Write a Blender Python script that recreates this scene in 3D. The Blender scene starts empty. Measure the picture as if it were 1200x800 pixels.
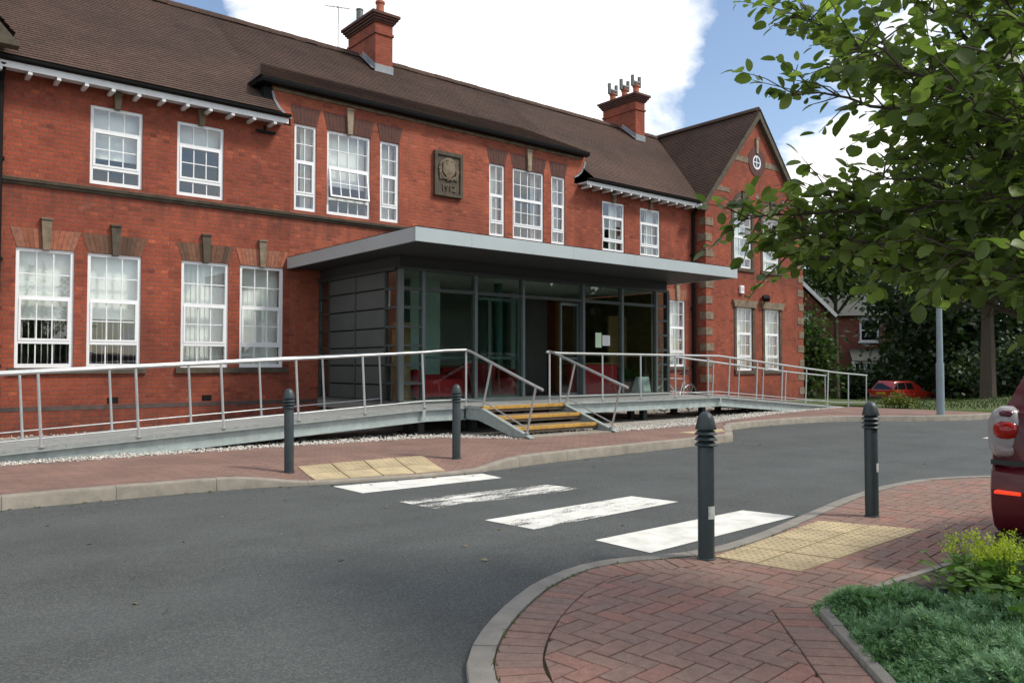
import bpy, bmesh, math, random
import numpy as np
from mathutils import Vector, Matrix
R = math.radians
rnd = random.Random(7)
rng = np.random.default_rng(11)
S = bpy.context.scene
COL = S.collection

# ---------------------------------------------------------------- camera
cam = bpy.data.cameras.new('camera'); camo = bpy.data.objects.new('camera', cam); COL.objects.link(camo)
cam.sensor_width = 36; cam.lens = 934.96 / 1200 * 36; cam.clip_start = .05; cam.clip_end = 2000
camo.location = (0, 0, 1.25); camo.rotation_euler = (R(90 + 1.687), 0, -R(39.591))
S.camera = camo

# ---------------------------------------------------------------- light
SUN_EL, SUN_AZ = R(50), math.atan2(.62, -.78)        # azimuth from +Y towards +X
W = bpy.data.worlds.new('World'); S.world = W; W.use_nodes = True
nt = W.node_tree; nt.nodes.clear()
def N(t, typ, **k):
    n = t.nodes.new(typ)
    for a, b in k.items():
        if a == 'inp':
            for i, v in b.items(): n.inputs[i].default_value = v
        else: setattr(n, a, b)
    return n
def mth(t, op, a, b=None, clamp=False):
    n = t.nodes.new('ShaderNodeMath'); n.operation = op; n.use_clamp = clamp
    for i, v in enumerate((a, b)):
        if v is None: continue
        if isinstance(v, (int, float)): n.inputs[i].default_value = v
        else: t.links.new(v, n.inputs[i])
    return n.outputs[0]
sky = N(nt, 'ShaderNodeTexSky', sky_type='NISHITA', sun_disc=False, sun_elevation=SUN_EL, sun_rotation=SUN_AZ)
sky.air_density = 1.0; sky.dust_density = .9; sky.ozone_density = .35
bgs = N(nt, 'ShaderNodeBackground', inp={1: .125}); nt.links.new(sky.outputs[0], bgs.inputs[0])
tc = N(nt, 'ShaderNodeTexCoord'); sep = N(nt, 'ShaderNodeSeparateXYZ'); nt.links.new(tc.outputs['Generated'], sep.inputs[0])
zz = mth(nt, 'ADD', mth(nt, 'MAXIMUM', sep.outputs[2], 0.0), .22)
cx = mth(nt, 'DIVIDE', sep.outputs[0], zz); cy = mth(nt, 'DIVIDE', sep.outputs[1], zz)
cv = N(nt, 'ShaderNodeCombineXYZ'); nt.links.new(cx, cv.inputs[0]); nt.links.new(cy, cv.inputs[1]); cv.inputs[2].default_value = 3.7
n1 = N(nt, 'ShaderNodeTexNoise', inp={'Scale': 2.3, 'Detail': 10, 'Roughness': .56, 'Distortion': .35}); nt.links.new(cv.outputs[0], n1.inputs[0])
n2 = N(nt, 'ShaderNodeTexNoise', inp={'Scale': .55, 'Detail': 3, 'Roughness': .5}); nt.links.new(cv.outputs[0], n2.inputs[0])
CL = [((0.46, .79, .39), .14, .22), ((.60, .70, .385), .13, .20), ((.71, .60, .365), .06, .15), ((.36, .84, .40), .08, .12), ((.87, .43, .24), .08, .16), ((.89, .36, .30), .12, .14),
      ((.795, .53, .30), .06, -.32), ((.285, .88, .39), .035, -.30), ((.78, .47, .41), .08, -.24), ((.2, .92, .36), .1, .1)]
acc = mth(nt, 'ADD', mth(nt, 'MULTIPLY', n1.outputs[0], 1.25), mth(nt, 'MULTIPLY', n2.outputs[0], .25))
for c, rad, amt in CL:          # the drifting cumulus banks and the blue gaps between them
    vm = N(nt, 'ShaderNodeVectorMath', operation='DISTANCE'); nt.links.new(tc.outputs['Generated'], vm.inputs[0])
    vm.inputs[1].default_value = Vector(c).normalized()
    g = mth(nt, 'DIVIDE', vm.outputs[1], rad); g = mth(nt, 'POWER', 2.718, mth(nt, 'MULTIPLY', mth(nt, 'MULTIPLY', g, g), -1.0))
    acc = mth(nt, 'ADD', acc, mth(nt, 'MULTIPLY', g, amt))
cr = N(nt, 'ShaderNodeValToRGB'); nt.links.new(acc, cr.inputs[0])
cr.color_ramp.elements[0].position = .675; cr.color_ramp.elements[1].position = .84
cr2 = N(nt, 'ShaderNodeValToRGB'); nt.links.new(acc, cr2.inputs[0])
cr2.color_ramp.elements[0].position = .76; cr2.color_ramp.elements[0].color = (.84, .85, .86, 1)
cr2.color_ramp.elements[1].position = .95; cr2.color_ramp.elements[1].color = (1.0, .99, .965, 1)
bgc = N(nt, 'ShaderNodeBackground', inp={1: 1.1}); nt.links.new(cr2.outputs[0], bgc.inputs[0])
mx = N(nt, 'ShaderNodeMixShader'); nt.links.new(cr.outputs[0], mx.inputs[0]); nt.links.new(bgs.outputs[0], mx.inputs[1]); nt.links.new(bgc.outputs[0], mx.inputs[2])
wo = N(nt, 'ShaderNodeOutputWorld'); nt.links.new(mx.outputs[0], wo.inputs[0])
sun = bpy.data.lights.new('sun', 'SUN'); sun.energy = 2.3; sun.angle = R(10); sun.color = (1, .94, .82)
suno = bpy.data.objects.new('sun', sun); COL.objects.link(suno)
sd = Vector((math.sin(SUN_AZ) * math.cos(SUN_EL), math.cos(SUN_AZ) * math.cos(SUN_EL), math.sin(SUN_EL)))
suno.rotation_euler = sd.to_track_quat('Z', 'Y').to_euler(); suno.location = (0, -10, 30)
S.view_settings.view_transform = 'Standard'; S.view_settings.look = 'None'; S.view_settings.gamma = 1
S.view_settings.exposure = 0.56; S.view_settings.use_curve_mapping = False
S.render.resolution_x = 1024; S.render.resolution_y = 682

# ---------------------------------------------------------------- materials
MATS = {}
def newmat(name):
    m = bpy.data.materials.new(name); m.use_nodes = True; t = m.node_tree; b = t.nodes['Principled BSDF']; MATS[name] = m
    return m, t, b
def ramp(t, src, stops):
    r = t.nodes.new('ShaderNodeValToRGB'); e = r.color_ramp.elements
    while len(e) < len(stops): e.new(.5)
    for i, (p, c) in enumerate(stops): e[i].position = p; e[i].color = (*c, 1) if len(c) == 3 else c
    t.links.new(src, r.inputs[0]); return r.outputs[0]
def mixc(t, fac, a, b, mode='MIX'):
    n = t.nodes.new('ShaderNodeMix'); n.data_type = 'RGBA'; n.blend_type = mode
    for i, v in ((0, fac), (6, a), (7, b)):
        if isinstance(v, (int, float)): n.inputs[i].default_value = v
        elif isinstance(v, tuple): n.inputs[i].default_value = (*v, 1) if len(v) == 3 else v
        else: t.links.new(v, n.inputs[i])
    return n.outputs[2]
def noise(t, scale, detail=4, rough=.55, vec=None, dist=0):
    n = t.nodes.new('ShaderNodeTexNoise'); n.inputs['Scale'].default_value = scale; n.inputs['Detail'].default_value = detail
    n.inputs['Roughness'].default_value = rough; n.inputs['Distortion'].default_value = dist
    if vec is not None: t.links.new(vec, n.inputs[0])
    return n.outputs[0]
def wpos(t):
    return t.nodes.new('ShaderNodeNewGeometry').outputs['Position']
def bump(t, b, h, strength=.3, dist=.01):
    n = t.nodes.new('ShaderNodeBump'); n.inputs['Strength'].default_value = strength; n.inputs['Distance'].default_value = dist
    t.links.new(h, n.inputs['Height']); t.links.new(n.outputs[0], b.inputs['Normal']); return n
def rand_id(t):
    g = t.nodes.new('ShaderNodeNewGeometry'); o = t.nodes.new('ShaderNodeObjectInfo')
    return mth(t, 'FRACT', mth(t, 'ADD', g.outputs['Random Per Island'], o.outputs['Random']))
def M(name, c, rough=.6, var=.18, sc=6., bmp=0., bsc=60., metal=0., spec=.5, coat=0., isl=0.):
    m, t, b = newmat(name); p = wpos(t)
    f = noise(t, sc, 5, .6, p)
    col = ramp(t, f, [(.25, tuple(x * (1 - var) for x in c)), (.75, tuple(min(1, x * (1 + var)) for x in c))])
    if isl:
        r = rand_id(t); col = mixc(t, 1.0, col, ramp(t, r, [(0, (1 - isl,) * 3), (1, (1 + isl,) * 3)]), 'MULTIPLY')
    t.links.new(col, b.inputs['Base Color']); b.inputs['Roughness'].default_value = rough; b.inputs['Metallic'].default_value = metal
    b.inputs['Specular IOR Level'].default_value = spec; b.inputs['Coat Weight'].default_value = coat; b.inputs['Coat Roughness'].default_value = .05
    if bmp: bump(t, b, noise(t, bsc, 4, .6, p), bmp, .01)
    return m
def wallvec(t):
    g = t.nodes.new('ShaderNodeNewGeometry'); a = t.nodes.new('ShaderNodeSeparateXYZ'); t.links.new(g.outputs['Position'], a.inputs[0])
    n = t.nodes.new('ShaderNodeSeparateXYZ'); t.links.new(g.outputs['True Normal'], n.inputs[0])
    s = mth(t, 'GREATER_THAN', mth(t, 'ABSOLUTE', n.outputs[0]), .7)
    mm = t.nodes.new('ShaderNodeMix'); mm.data_type = 'FLOAT'; t.links.new(s, mm.inputs[0]); t.links.new(a.outputs[0], mm.inputs[2]); t.links.new(a.outputs[1], mm.inputs[3])
    c = t.nodes.new('ShaderNodeCombineXYZ'); t.links.new(mm.outputs[0], c.inputs[0]); t.links.new(a.outputs[2], c.inputs[1]); return c.outputs[0], a
def brickmat(name, c1, c2, c3, mortar, bw=.228, rh=.0755, ms=.009, dirty=.35):
    m, t, b = newmat(name); v, a = wallvec(t); p = wpos(t)
    wob = t.nodes.new('ShaderNodeVectorMath'); wob.operation = 'MULTIPLY_ADD'
    nz = t.nodes.new('ShaderNodeTexNoise'); nz.inputs['Scale'].default_value = 9; t.links.new(p, nz.inputs[0])
    t.links.new(nz.outputs['Color'], wob.inputs[0]); wob.inputs[1].default_value = (.012, .008, 0); t.links.new(v, wob.inputs[2])
    def br(ca, cb, bias):
        k = t.nodes.new('ShaderNodeTexBrick'); t.links.new(wob.outputs[0], k.inputs[0])
        for i, x in (('Color1', ca), ('Color2', cb), ('Mortar', mortar)): k.inputs[i].default_value = (*x, 1)
        for i, x in (('Scale', 1), ('Mortar Size', ms), ('Mortar Smooth', .25), ('Bias', bias), ('Brick Width', bw), ('Row Height', rh)): k.inputs[i].default_value = x
        return k
    k = br(c1, c2, -.1); col = k.outputs[0]
    k2 = br((0, 0, 0), (1, 1, 1), 0.0); k2.offset_frequency = 3; rb = ramp(t, k2.outputs[0], [(.0, (.62, .62, .66)), (.2, (.94, .94, .96)), (.75, (1.04, 1.03, 1.0)), (1, (1.3, 1.34, 1.25))])
    col = mixc(t, 1, col, rb, 'MULTIPLY')
    big = noise(t, .55, 4, .6, p); mid = noise(t, 2.6, 5, .65, p); fine = noise(t, 45, 4, .7, p)
    col = mixc(t, mth(t, 'MULTIPLY', ramp(t, mid, [(.45, (0, 0, 0)), (.7, (1, 1, 1))]), .55), col, c3)
    col = mixc(t, 1, col, ramp(t, big, [(.3, (.74, .73, .74)), (.7, (1.16, 1.12, 1.08))]), 'MULTIPLY')
    col = mixc(t, 1, col, ramp(t, fine, [(.3, (.75, .75, .75)), (.7, (1.22, 1.2, 1.18))]), 'MULTIPLY')
    st = t.nodes.new('ShaderNodeMapping'); t.links.new(p, st.inputs[0]); st.inputs['Scale'].default_value = (3.2, 3.2, .35)
    streak = noise(t, 1.0, 6, .6, st.outputs[0])
    col = mixc(t, mth(t, 'MULTIPLY', ramp(t, streak, [(.52, (0, 0, 0)), (.75, (1, 1, 1))]), dirty), col, (.075, .04, .032))
    zc = a.outputs[2]; band = mth(t, 'ADD', mth(t, 'MULTIPLY', ramp(t, mth(t, 'DIVIDE', zc, 8.0), [(.02, (1, 1, 1)), (.085, (0, 0, 0)), (.46, (0, 0, 0)), (.517, (.9, .9, .9)), (.520, (0, 0, 0))]), 1.0), 0.0)
    col = mixc(t, mth(t, 'MULTIPLY', mth(t, 'MULTIPLY', band, ramp(t, noise(t, 2.2, 5, .65, st.outputs[0]), [(.35, (0, 0, 0)), (.65, (1, 1, 1))])), .75), col, (.06, .034, .028))
    eff = noise(t, 1.4, 6, .7, p, .6)
    col = mixc(t, mth(t, 'MULTIPLY', ramp(t, eff, [(.63, (0, 0, 0)), (.78, (1, 1, 1))]), .28), col, (.40, .25, .19))
    t.links.new(col, b.inputs['Base Color']); b.inputs['Roughness'].default_value = .85; b.inputs['Specular IOR Level'].default_value = .25
    h = mth(t, 'SUBTRACT', mth(t, 'MULTIPLY', fine, .35), k.outputs['Fac']); bump(t, b, h, .55, .008)
    return m
BRICK = brickmat('red_brick', (.345, .083, .044), (.235, .056, .034), (.145, .042, .030), (.235, .105, .076))
BRICK2 = brickmat('orange_brick', (.395, .100, .052), (.29, .072, .041), (.20, .055, .037), (.285, .13, .094), dirty=.25)
HBRICK = brickmat('house_brick', (.22, .07, .045), (.17, .05, .035), (.14, .05, .04), (.2, .12, .1))
def roofmat(name, c1, c2, axis=0):
    m, t, b = newmat(name); p = wpos(t); a = t.nodes.new('ShaderNodeSeparateXYZ'); t.links.new(p, a.inputs[0])
    c = t.nodes.new('ShaderNodeCombineXYZ'); t.links.new(a.outputs[axis], c.inputs[0]); t.links.new(a.outputs[2], c.inputs[1])
    k = t.nodes.new('ShaderNodeTexBrick'); t.links.new(c.outputs[0], k.inputs[0])
    for i, x in (('Color1', c1), ('Color2', c2), ('Mortar', tuple(x * .7 for x in c2))): k.inputs[i].default_value = (*x, 1)
    for i, x in (('Scale', 1), ('Mortar Size', .006), ('Mortar Smooth', .2), ('Brick Width', .17), ('Row Height', .0668 if axis == 0 else .078)): k.inputs[i].default_value = x
    big = noise(t, .5, 5, .65, p); fine = noise(t, 28, 4, .7, p); li = noise(t, 5.5, 5, .75, p)
    col = mixc(t, 1, k.outputs[0], ramp(t, big, [(.3, (.72, .72, .74)), (.72, (1.25, 1.2, 1.15))]), 'MULTIPLY')
    col = mixc(t, 1, col, ramp(t, fine, [(.3, (.7, .7, .7)), (.7, (1.3, 1.28, 1.25))]), 'MULTIPLY')
    col = mixc(t, mth(t, 'MULTIPLY', ramp(t, li, [(.68, (0, 0, 0)), (.74, (1, 1, 1))]), .5), col, (.26, .23, .19))
    t.links.new(col, b.inputs['Base Color']); b.inputs['Roughness'].default_value = .88; b.inputs['Specular IOR Level'].default_value = .2
    bump(t, b, mth(t, 'SUBTRACT', mth(t, 'MULTIPLY', fine, .4), k.outputs['Fac']), .35, .008)
    return m
ROOF = roofmat('clay_tile', (.088, .057, .045), (.070, .046, .038)); ROOFY = roofmat('clay_tile_wing', (.088, .057, .045), (.070, .046, .038), 1)
SLATE = M('slate', (.042, .044, .038), .6, .2, 4, .3, 20)
STONE = M('weathered_stone', (.175, .135, .092), .9, .5, 7, .5, 40); STONED = M('dark_stone', (.075, .060, .042), .9, .45, 5, .5, 35)
STONEL = M('pale_sandstone', (.27, .215, .15), .9, .35, 8, .4, 40)
def voussoir(name, a, bb):
    m, t, b = newmat(name); r = rand_id(t); col = ramp(t, r, [(0, a), (.55, bb), (1, tuple(x * .75 for x in a))])
    col = mixc(t, 1, col, ramp(t, noise(t, 14, 4, .6, wpos(t)), [(.3, (.7,) * 3), (.7, (1.2,) * 3)]), 'MULTIPLY')
    t.links.new(col, b.inputs['Base Color']); b.inputs['Roughness'].default_value = .9; return m
VRED = voussoir('gauged_red_brick', (.33, .105, .055), (.27, .12, .075)); VDARK = voussoir('sooty_gauged_brick', (.10, .058, .038), (.19, .085, .05))
VMAR = M('maroon_rubbed_brick', (.085, .032, .024), .85, .3, 9, .3, 50)
WHITE = M('white_upvc', (.78, .79, .80), .35, .05, 3); WPAINT = M('white_gloss_paint', (.72, .73, .74), .5, .12, 7)
BLACK = M('black_gutter', (.009, .009, .009), .7, .2, 5, spec=.15); LEAD = M('lead_flashing', (.22, .24, .26), .55, .3, 9, .2, 30)
GALV = M('galvanised_steel', (.37, .42, .41), .5, .22, 9, .12, 70, .35); GALVD = M('galvanised_grating', (.27, .28, .27), .75, .22, 12, .3, 120, .1)
GALVT = M('brushed_steel_tube', (.50, .52, .52), .38, .12, 8, 0, 1, .55)
ANTH = M('anthracite_panel', (.058, .070, .068), .5, .1, 2.2); ANTHF = M('anthracite_frame', (.030, .038, .037), .42, .12, 5)
ALU = M('grey_aluminium_panel', (.40, .45, .46), .42, .07, 1.3, 0, 1, .15); SOFF = M('dark_soffit', (.028, .031, .030), .6, .1, 2)
MULL = M('grey_mullion', (.10, .12, .118), .4, .12, 5, 0, 1, .2)
YELLOW = M('yellow_nosing', (.42, .235, .045), .75, .35, 16, .3, 60); TREAD = M('timber_tread', (.16, .12, .085), .85, .3, 8, .3, 40)
KERB = M('concrete_kerb', (.245, .22, .18), .9, .25, 7, .4, 70, isl=.08); KERBG = M('grey_kerb', (.215, .20, .175), .9, .22, 8, .4, 80, isl=.08)
BOLL = M('grey_bollard_paint', (.024, .037, .040), .45, .2, 14, .06, 30)
INT = M('interior_plaster', (.62, .62, .59), .9, .08, 1); INTG = M('sage_plaster', (.48, .56, .52), .9, .06, 1); INTD = M('entrance_matting', (.22, .21, .19), .9, .1, 1)
REDF = M('red_upholstery', (.50, .015, .025), .75, .12, 8); TIMB = M('oak_veneer', (.30, .15, .05), .5, .25, 3)
BLIND = M('off_white_blind', (.84, .85, .82), .9, .06, 3, isl=.10); PAPER = M('paper', (.75, .76, .74), .8, .03, 9); PAPERG = M('green_paper', (.55, .72, .50), .8, .03, 9)
TERRA = M('terracotta', (.38, .12, .07), .85, .25, 9); COWL = M('galvanised_cowl', (.15, .16, .155), .55, .2, 9, 0, 1, .4)
RUB = M('rubber', (.02, .02, .02), .7, .2, 10); CHROME = M('chrome', (.6, .6, .6), .18, .05, 3, 0, 1, 1.0)
CARRED = M('metallic_maroon_paint', (.085, .004, .009), .42, .05, 3, 0, 1, 0, .3, .35); CARRED2 = M('red_car_paint', (.42, .02, .012), .3, .05, 3, 0, 1, 0, .5, 1.0)
CARTRIM = M('black_trim', (.02, .02, .021), .55, .1, 9); CGLASS = M('dark_car_glass', (.012, .014, .015), .05, .05, 3)
BARK = M('bark', (.075, .058, .042), .9, .35, 18, .6, 45); SOIL = M('soil', (.05, .036, .026), .95, .35, 9, .6, 40)
POSTG = M('grey_blue_post', (.22, .28, .30), .45, .1, 5); SKIN_W = M('white_render', (.6, .6, .58), .8, .1, 3)
def lampmat(name, c, e, s):
    m, t, b = newmat(name); b.inputs['Base Color'].default_value = (*c, 1); b.inputs['Roughness'].default_value = .12
    b.inputs['Emission Color'].default_value = (*e, 1); b.inputs['Emission Strength'].default_value = s; return m
REDLENS = lampmat('red_lens', (.35, .012, .01), (0, 0, 0), 0); CLRLENS = lampmat('clear_lens', (.33, .31, .32), (0, 0, 0), 0); GLOWRED = lampmat('glowing_reflector', (.5, .02, .01), (1, .07, .02), .55)  # the last is a bumper reflector, its bright return given as emission
lampmat('smoked_lens', (.10, .02, .03), (0, 0, 0), 0)
lampmat('reflector', (.30, .24, .24), (0, 0, 0), 0)
AMBER = lampmat('amber_lens', (.45, .16, .02), (0, 0, 0), 0)
def glassmat(name, tint, ior=1.5, boost=1.0):
    m, t, b = newmat(name); t.nodes.remove(b); o = t.nodes['Material Output']
    tr = N(t, 'ShaderNodeBsdfTransparent'); tr.inputs[0].default_value = (*tint, 1)
    gl = N(t, 'ShaderNodeBsdfGlossy', inp={'Roughness': 0.0}); gl.inputs[0].default_value = (.95, .97, 1, 1)
    fr = N(t, 'ShaderNodeLayerWeight', inp={'Blend': .5}); mixs = N(t, 'ShaderNodeMixShader'); f0 = ((ior - 1) / (ior + 1)) ** 2
    f = mth(t, 'MULTIPLY', mth(t, 'ADD', mth(t, 'MULTIPLY', mth(t, 'POWER', fr.outputs['Facing'], 5.0), 1 - f0), f0), boost, True)
    bp = N(t, 'ShaderNodeBump', inp={'Strength': .01, 'Distance': .02}); t.links.new(noise(t, 1.6, 2, .5, wpos(t)), bp.inputs['Height'])
    t.links.new(bp.outputs[0], gl.inputs['Normal'])
    t.links.new(f, mixs.inputs[0]); t.links.new(tr.outputs[0], mixs.inputs[1]); t.links.new(gl.outputs[0], mixs.inputs[2]); t.links.new(mixs.outputs[0], o.inputs[0])
    return m
GLASS = glassmat('window_glass', (.95, .97, .96), 1.52, 1.6); GLASSE = glassmat('tinted_glass', (.78, .86, .83), 1.5, 1.35)
def leafmat(name, c, var=.35, trans=.35, rough=.5, c2=None):
    m, t, b = newmat(name); o = t.nodes['Material Output']; r = rand_id(t)
    c2 = c2 or tuple(x * (1 + var) for x in c)
    col = ramp(t, r, [(0, tuple(x * (1 - var) for x in c)), (.6, c), (1, c2)])
    col = mixc(t, 1, col, ramp(t, noise(t, 1.3, 3, .5, wpos(t)), [(.3, (.75, .8, .75)), (.7, (1.2, 1.18, 1.1))]), 'MULTIPLY')
    t.links.new(col, b.inputs['Base Color']); b.inputs['Roughness'].default_value = rough; b.inputs['Specular IOR Level'].default_value = .3
    tl = N(t, 'ShaderNodeBsdfTranslucent'); t.links.new(mixc(t, 1, col, (1.3, 1.5, .7), 'MULTIPLY'), tl.inputs[0])
    mx = N(t, 'ShaderNodeMixShader', inp={0: trans}); t.links.new(b.outputs[0], mx.inputs[1]); t.links.new(tl.outputs[0], mx.inputs[2]); t.links.new(mx.outputs[0], o.inputs[0])
    return m
LEAF = leafmat('broad_leaf', (.145, .20, .062), .38, .5, .42, (.24, .30, .10)); LDARK = leafmat('dark_leaf', (.028, .050, .017), .45, .2)
LMID = leafmat('mid_leaf', (.06, .105, .028), .4, .3); LYEL = leafmat('golden_leaf', (.11, .13, .02), .35, .25); LCON = leafmat('conifer_leaf', (.055, .066, .012), .45, .15)
JUNI = leafmat('juniper_needle', (.165, .30, .155), .4, .18, .6, (.27, .44, .24)); LIME = leafmat('lime_flower', (.33, .40, .035), .3, .3); LADY = leafmat('soft_leaf', (.085, .165, .03), .3, .3)
MOSS = leafmat('moss', (.10, .13, .03), .3, .1)
def groundmat(name, c, sc, spk, rough=.9, bmp=.4, bsc=180, wear=0):
    m, t, b = newmat(name); p = wpos(t)
    f = noise(t, bsc, 5, .8, p); g = noise(t, sc, 5, .6, p); col = ramp(t, g, [(.3, tuple(x * .82 for x in c)), (.7, tuple(x * 1.15 for x in c))])
    col = mixc(t, 1, col, ramp(t, f, [(.36, (1 - spk,) * 3), (.5, (1,) * 3), (.64, (1 + spk * 1.8,) * 3)]), 'MULTIPLY')
    if wear:
        vo = N(t, 'ShaderNodeTexVoronoi', inp={'Scale': 105.0}); t.links.new(p, vo.inputs[0]); sv = N(t, 'ShaderNodeSeparateColor'); t.links.new(vo.outputs['Color'], sv.inputs[0])
        col = mixc(t, 1, col, ramp(t, sv.outputs[0], [(0, (.72,) * 3), (.6, (1,) * 3), (1, (1.4, 1.39, 1.36))]), 'MULTIPLY')
        st = t.nodes.new('ShaderNodeMapping'); t.links.new(p, st.inputs[0]); st.inputs['Scale'].default_value = (.12, 1.1, 1)
        col = mixc(t, mth(t, 'MULTIPLY', ramp(t, noise(t, 1.0, 5, .6, st.outputs[0]), [(.42, (0, 0, 0)), (.65, (1, 1, 1))]), wear), col, tuple(x * 1.5 for x in c))
        col = mixc(t, mth(t, 'MULTIPLY', ramp(t, noise(t, 2.3, 6, .7, p), [(.62, (0, 0, 0)), (.72, (1, 1, 1))]), .4), col, tuple(x * .6 for x in c))
    t.links.new(col, b.inputs['Base Color']); b.inputs['Roughness'].default_value = rough; b.inputs['Specular IOR Level'].default_value = .3
    bump(t, b, f, bmp, .006); return m
ASPH = groundmat('asphalt', (.066, .072, .071), 1.2, .35, .88, .3, 95, .3); GRASSB = groundmat('turf', (.06, .085, .025), .8, .5, .95, .6, 60)
GRAVB = groundmat('gravel_base', (.30, .28, .25), 3, .5, .95, .8, 45)
def pavermat(name, isl=True):
    m, t, b = newmat(name); p = wpos(t); r = rand_id(t)
    col = ramp(t, r, [(0, (.212, .135, .108)), (.3, (.232, .14, .111)), (.55, (.195, .134, .110)), (.85, (.245, .13, .103)), (1, (.265, .13, .103))])
    col = mixc(t, 1, col, ramp(t, noise(t, 22, 5, .7, p), [(.3, (.78,) * 3), (.7, (1.18,) * 3)]), 'MULTIPLY')
    col = mixc(t, mth(t, 'MULTIPLY', ramp(t, noise(t, 1.1, 5, .6, p), [(.45, (0, 0, 0)), (.75, (1, 1, 1))]), .3), col, (.12, .095, .075))
    col = mixc(t, 1, col, ramp(t, noise(t, 160, 2, .6, p), [(.3, (.8,) * 3), (.7, (1.25,) * 3)]), 'MULTIPLY')
    t.links.new(col, b.inputs['Base Color']); b.inputs['Roughness'].default_value = .9; bump(t, b, noise(t, 120, 3, .6, p), .4, .004); return m
PAVER = pavermat('clay_paver')
def farpaver():
    m, t, b = newmat('far_block_paving'); p = wpos(t); k = t.nodes.new('ShaderNodeTexBrick'); mp = t.nodes.new('ShaderNodeMapping'); t.links.new(p, mp.inputs[0]); mp.inputs['Rotation'].default_value = (0, 0, R(45)); t.links.new(mp.outputs[0], k.inputs[0])
    for i, x in (('Color1', (.225, .132, .106)), ('Color2', (.178, .113, .095)), ('Mortar', (.11, .075, .06))): k.inputs[i].default_value = (*x, 1)
    for i, x in (('Scale', 1), ('Mortar Size', .006), ('Mortar Smooth', .3), ('Brick Width', .21), ('Row Height', .105)): k.inputs[i].default_value = x
    col = mixc(t, 1, k.outputs[0], ramp(t, noise(t, 1.2, 6, .65, p), [(.3, (.75, .74, .74)), (.7, (1.2, 1.16, 1.12))]), 'MULTIPLY')
    col = mixc(t, 1, col, ramp(t, noise(t, 60, 4, .7, p), [(.3, (.75,) * 3), (.7, (1.25,) * 3)]), 'MULTIPLY')
    t.links.new(col, b.inputs['Base Color']); b.inputs['Roughness'].default_value = .9; bump(t, b, mth(t, 'SUBTRACT', 0, k.outputs['Fac']), .5, .004); return m
FARPAV = farpaver(); JOINT = groundmat('mossy_joint', (.055, .05, .028), 4, .4, .95, .5, 90)
TACT = M('buff_tactile', (.41, .33, .20), .9, .28, 4, .3, 90, isl=.08)
def paintmat(name, cover):
    m, t, b = newmat(name); o = t.nodes['Material Output']; p = wpos(t)
    st = t.nodes.new('ShaderNodeMapping'); t.links.new(p, st.inputs[0]); st.inputs['Scale'].default_value = (.5, 2.2, 1)
    a = mth(t, 'ADD', mth(t, 'MULTIPLY', noise(t, 2.6, 5, .65, st.outputs[0]), .62), mth(t, 'MULTIPLY', noise(t, 70, 4, .75, p), .42))
    f = ramp(t, a, [(cover, (0, 0, 0)), (cover + .045, (1, 1, 1))])
    col = mixc(t, 1, (.66, .66, .62), ramp(t, noise(t, 5, 6, .65, p), [(.3, (.76, .75, .73)), (.62, (1.05,) * 3)]), 'MULTIPLY')
    t.links.new(col, b.inputs['Base Color']); b.inputs['Roughness'].default_value = .75
    tr = N(t, 'ShaderNodeBsdfTransparent'); mx = N(t, 'ShaderNodeMixShader'); t.links.new(f, mx.inputs[0]); t.links.new(tr.outputs[0], mx.inputs[1]); t.links.new(b.outputs[0], mx.inputs[2]); t.links.new(mx.outputs[0], o.inputs[0]); return m
LINE = [paintmat('road_paint', .30), paintmat('worn_road_paint', .485), paintmat('part_worn_road_paint', .435)]
PEBB = M('white_pebble', (.52, .49, .44), .85, .2, 5, .2, 60, isl=.30)

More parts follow.
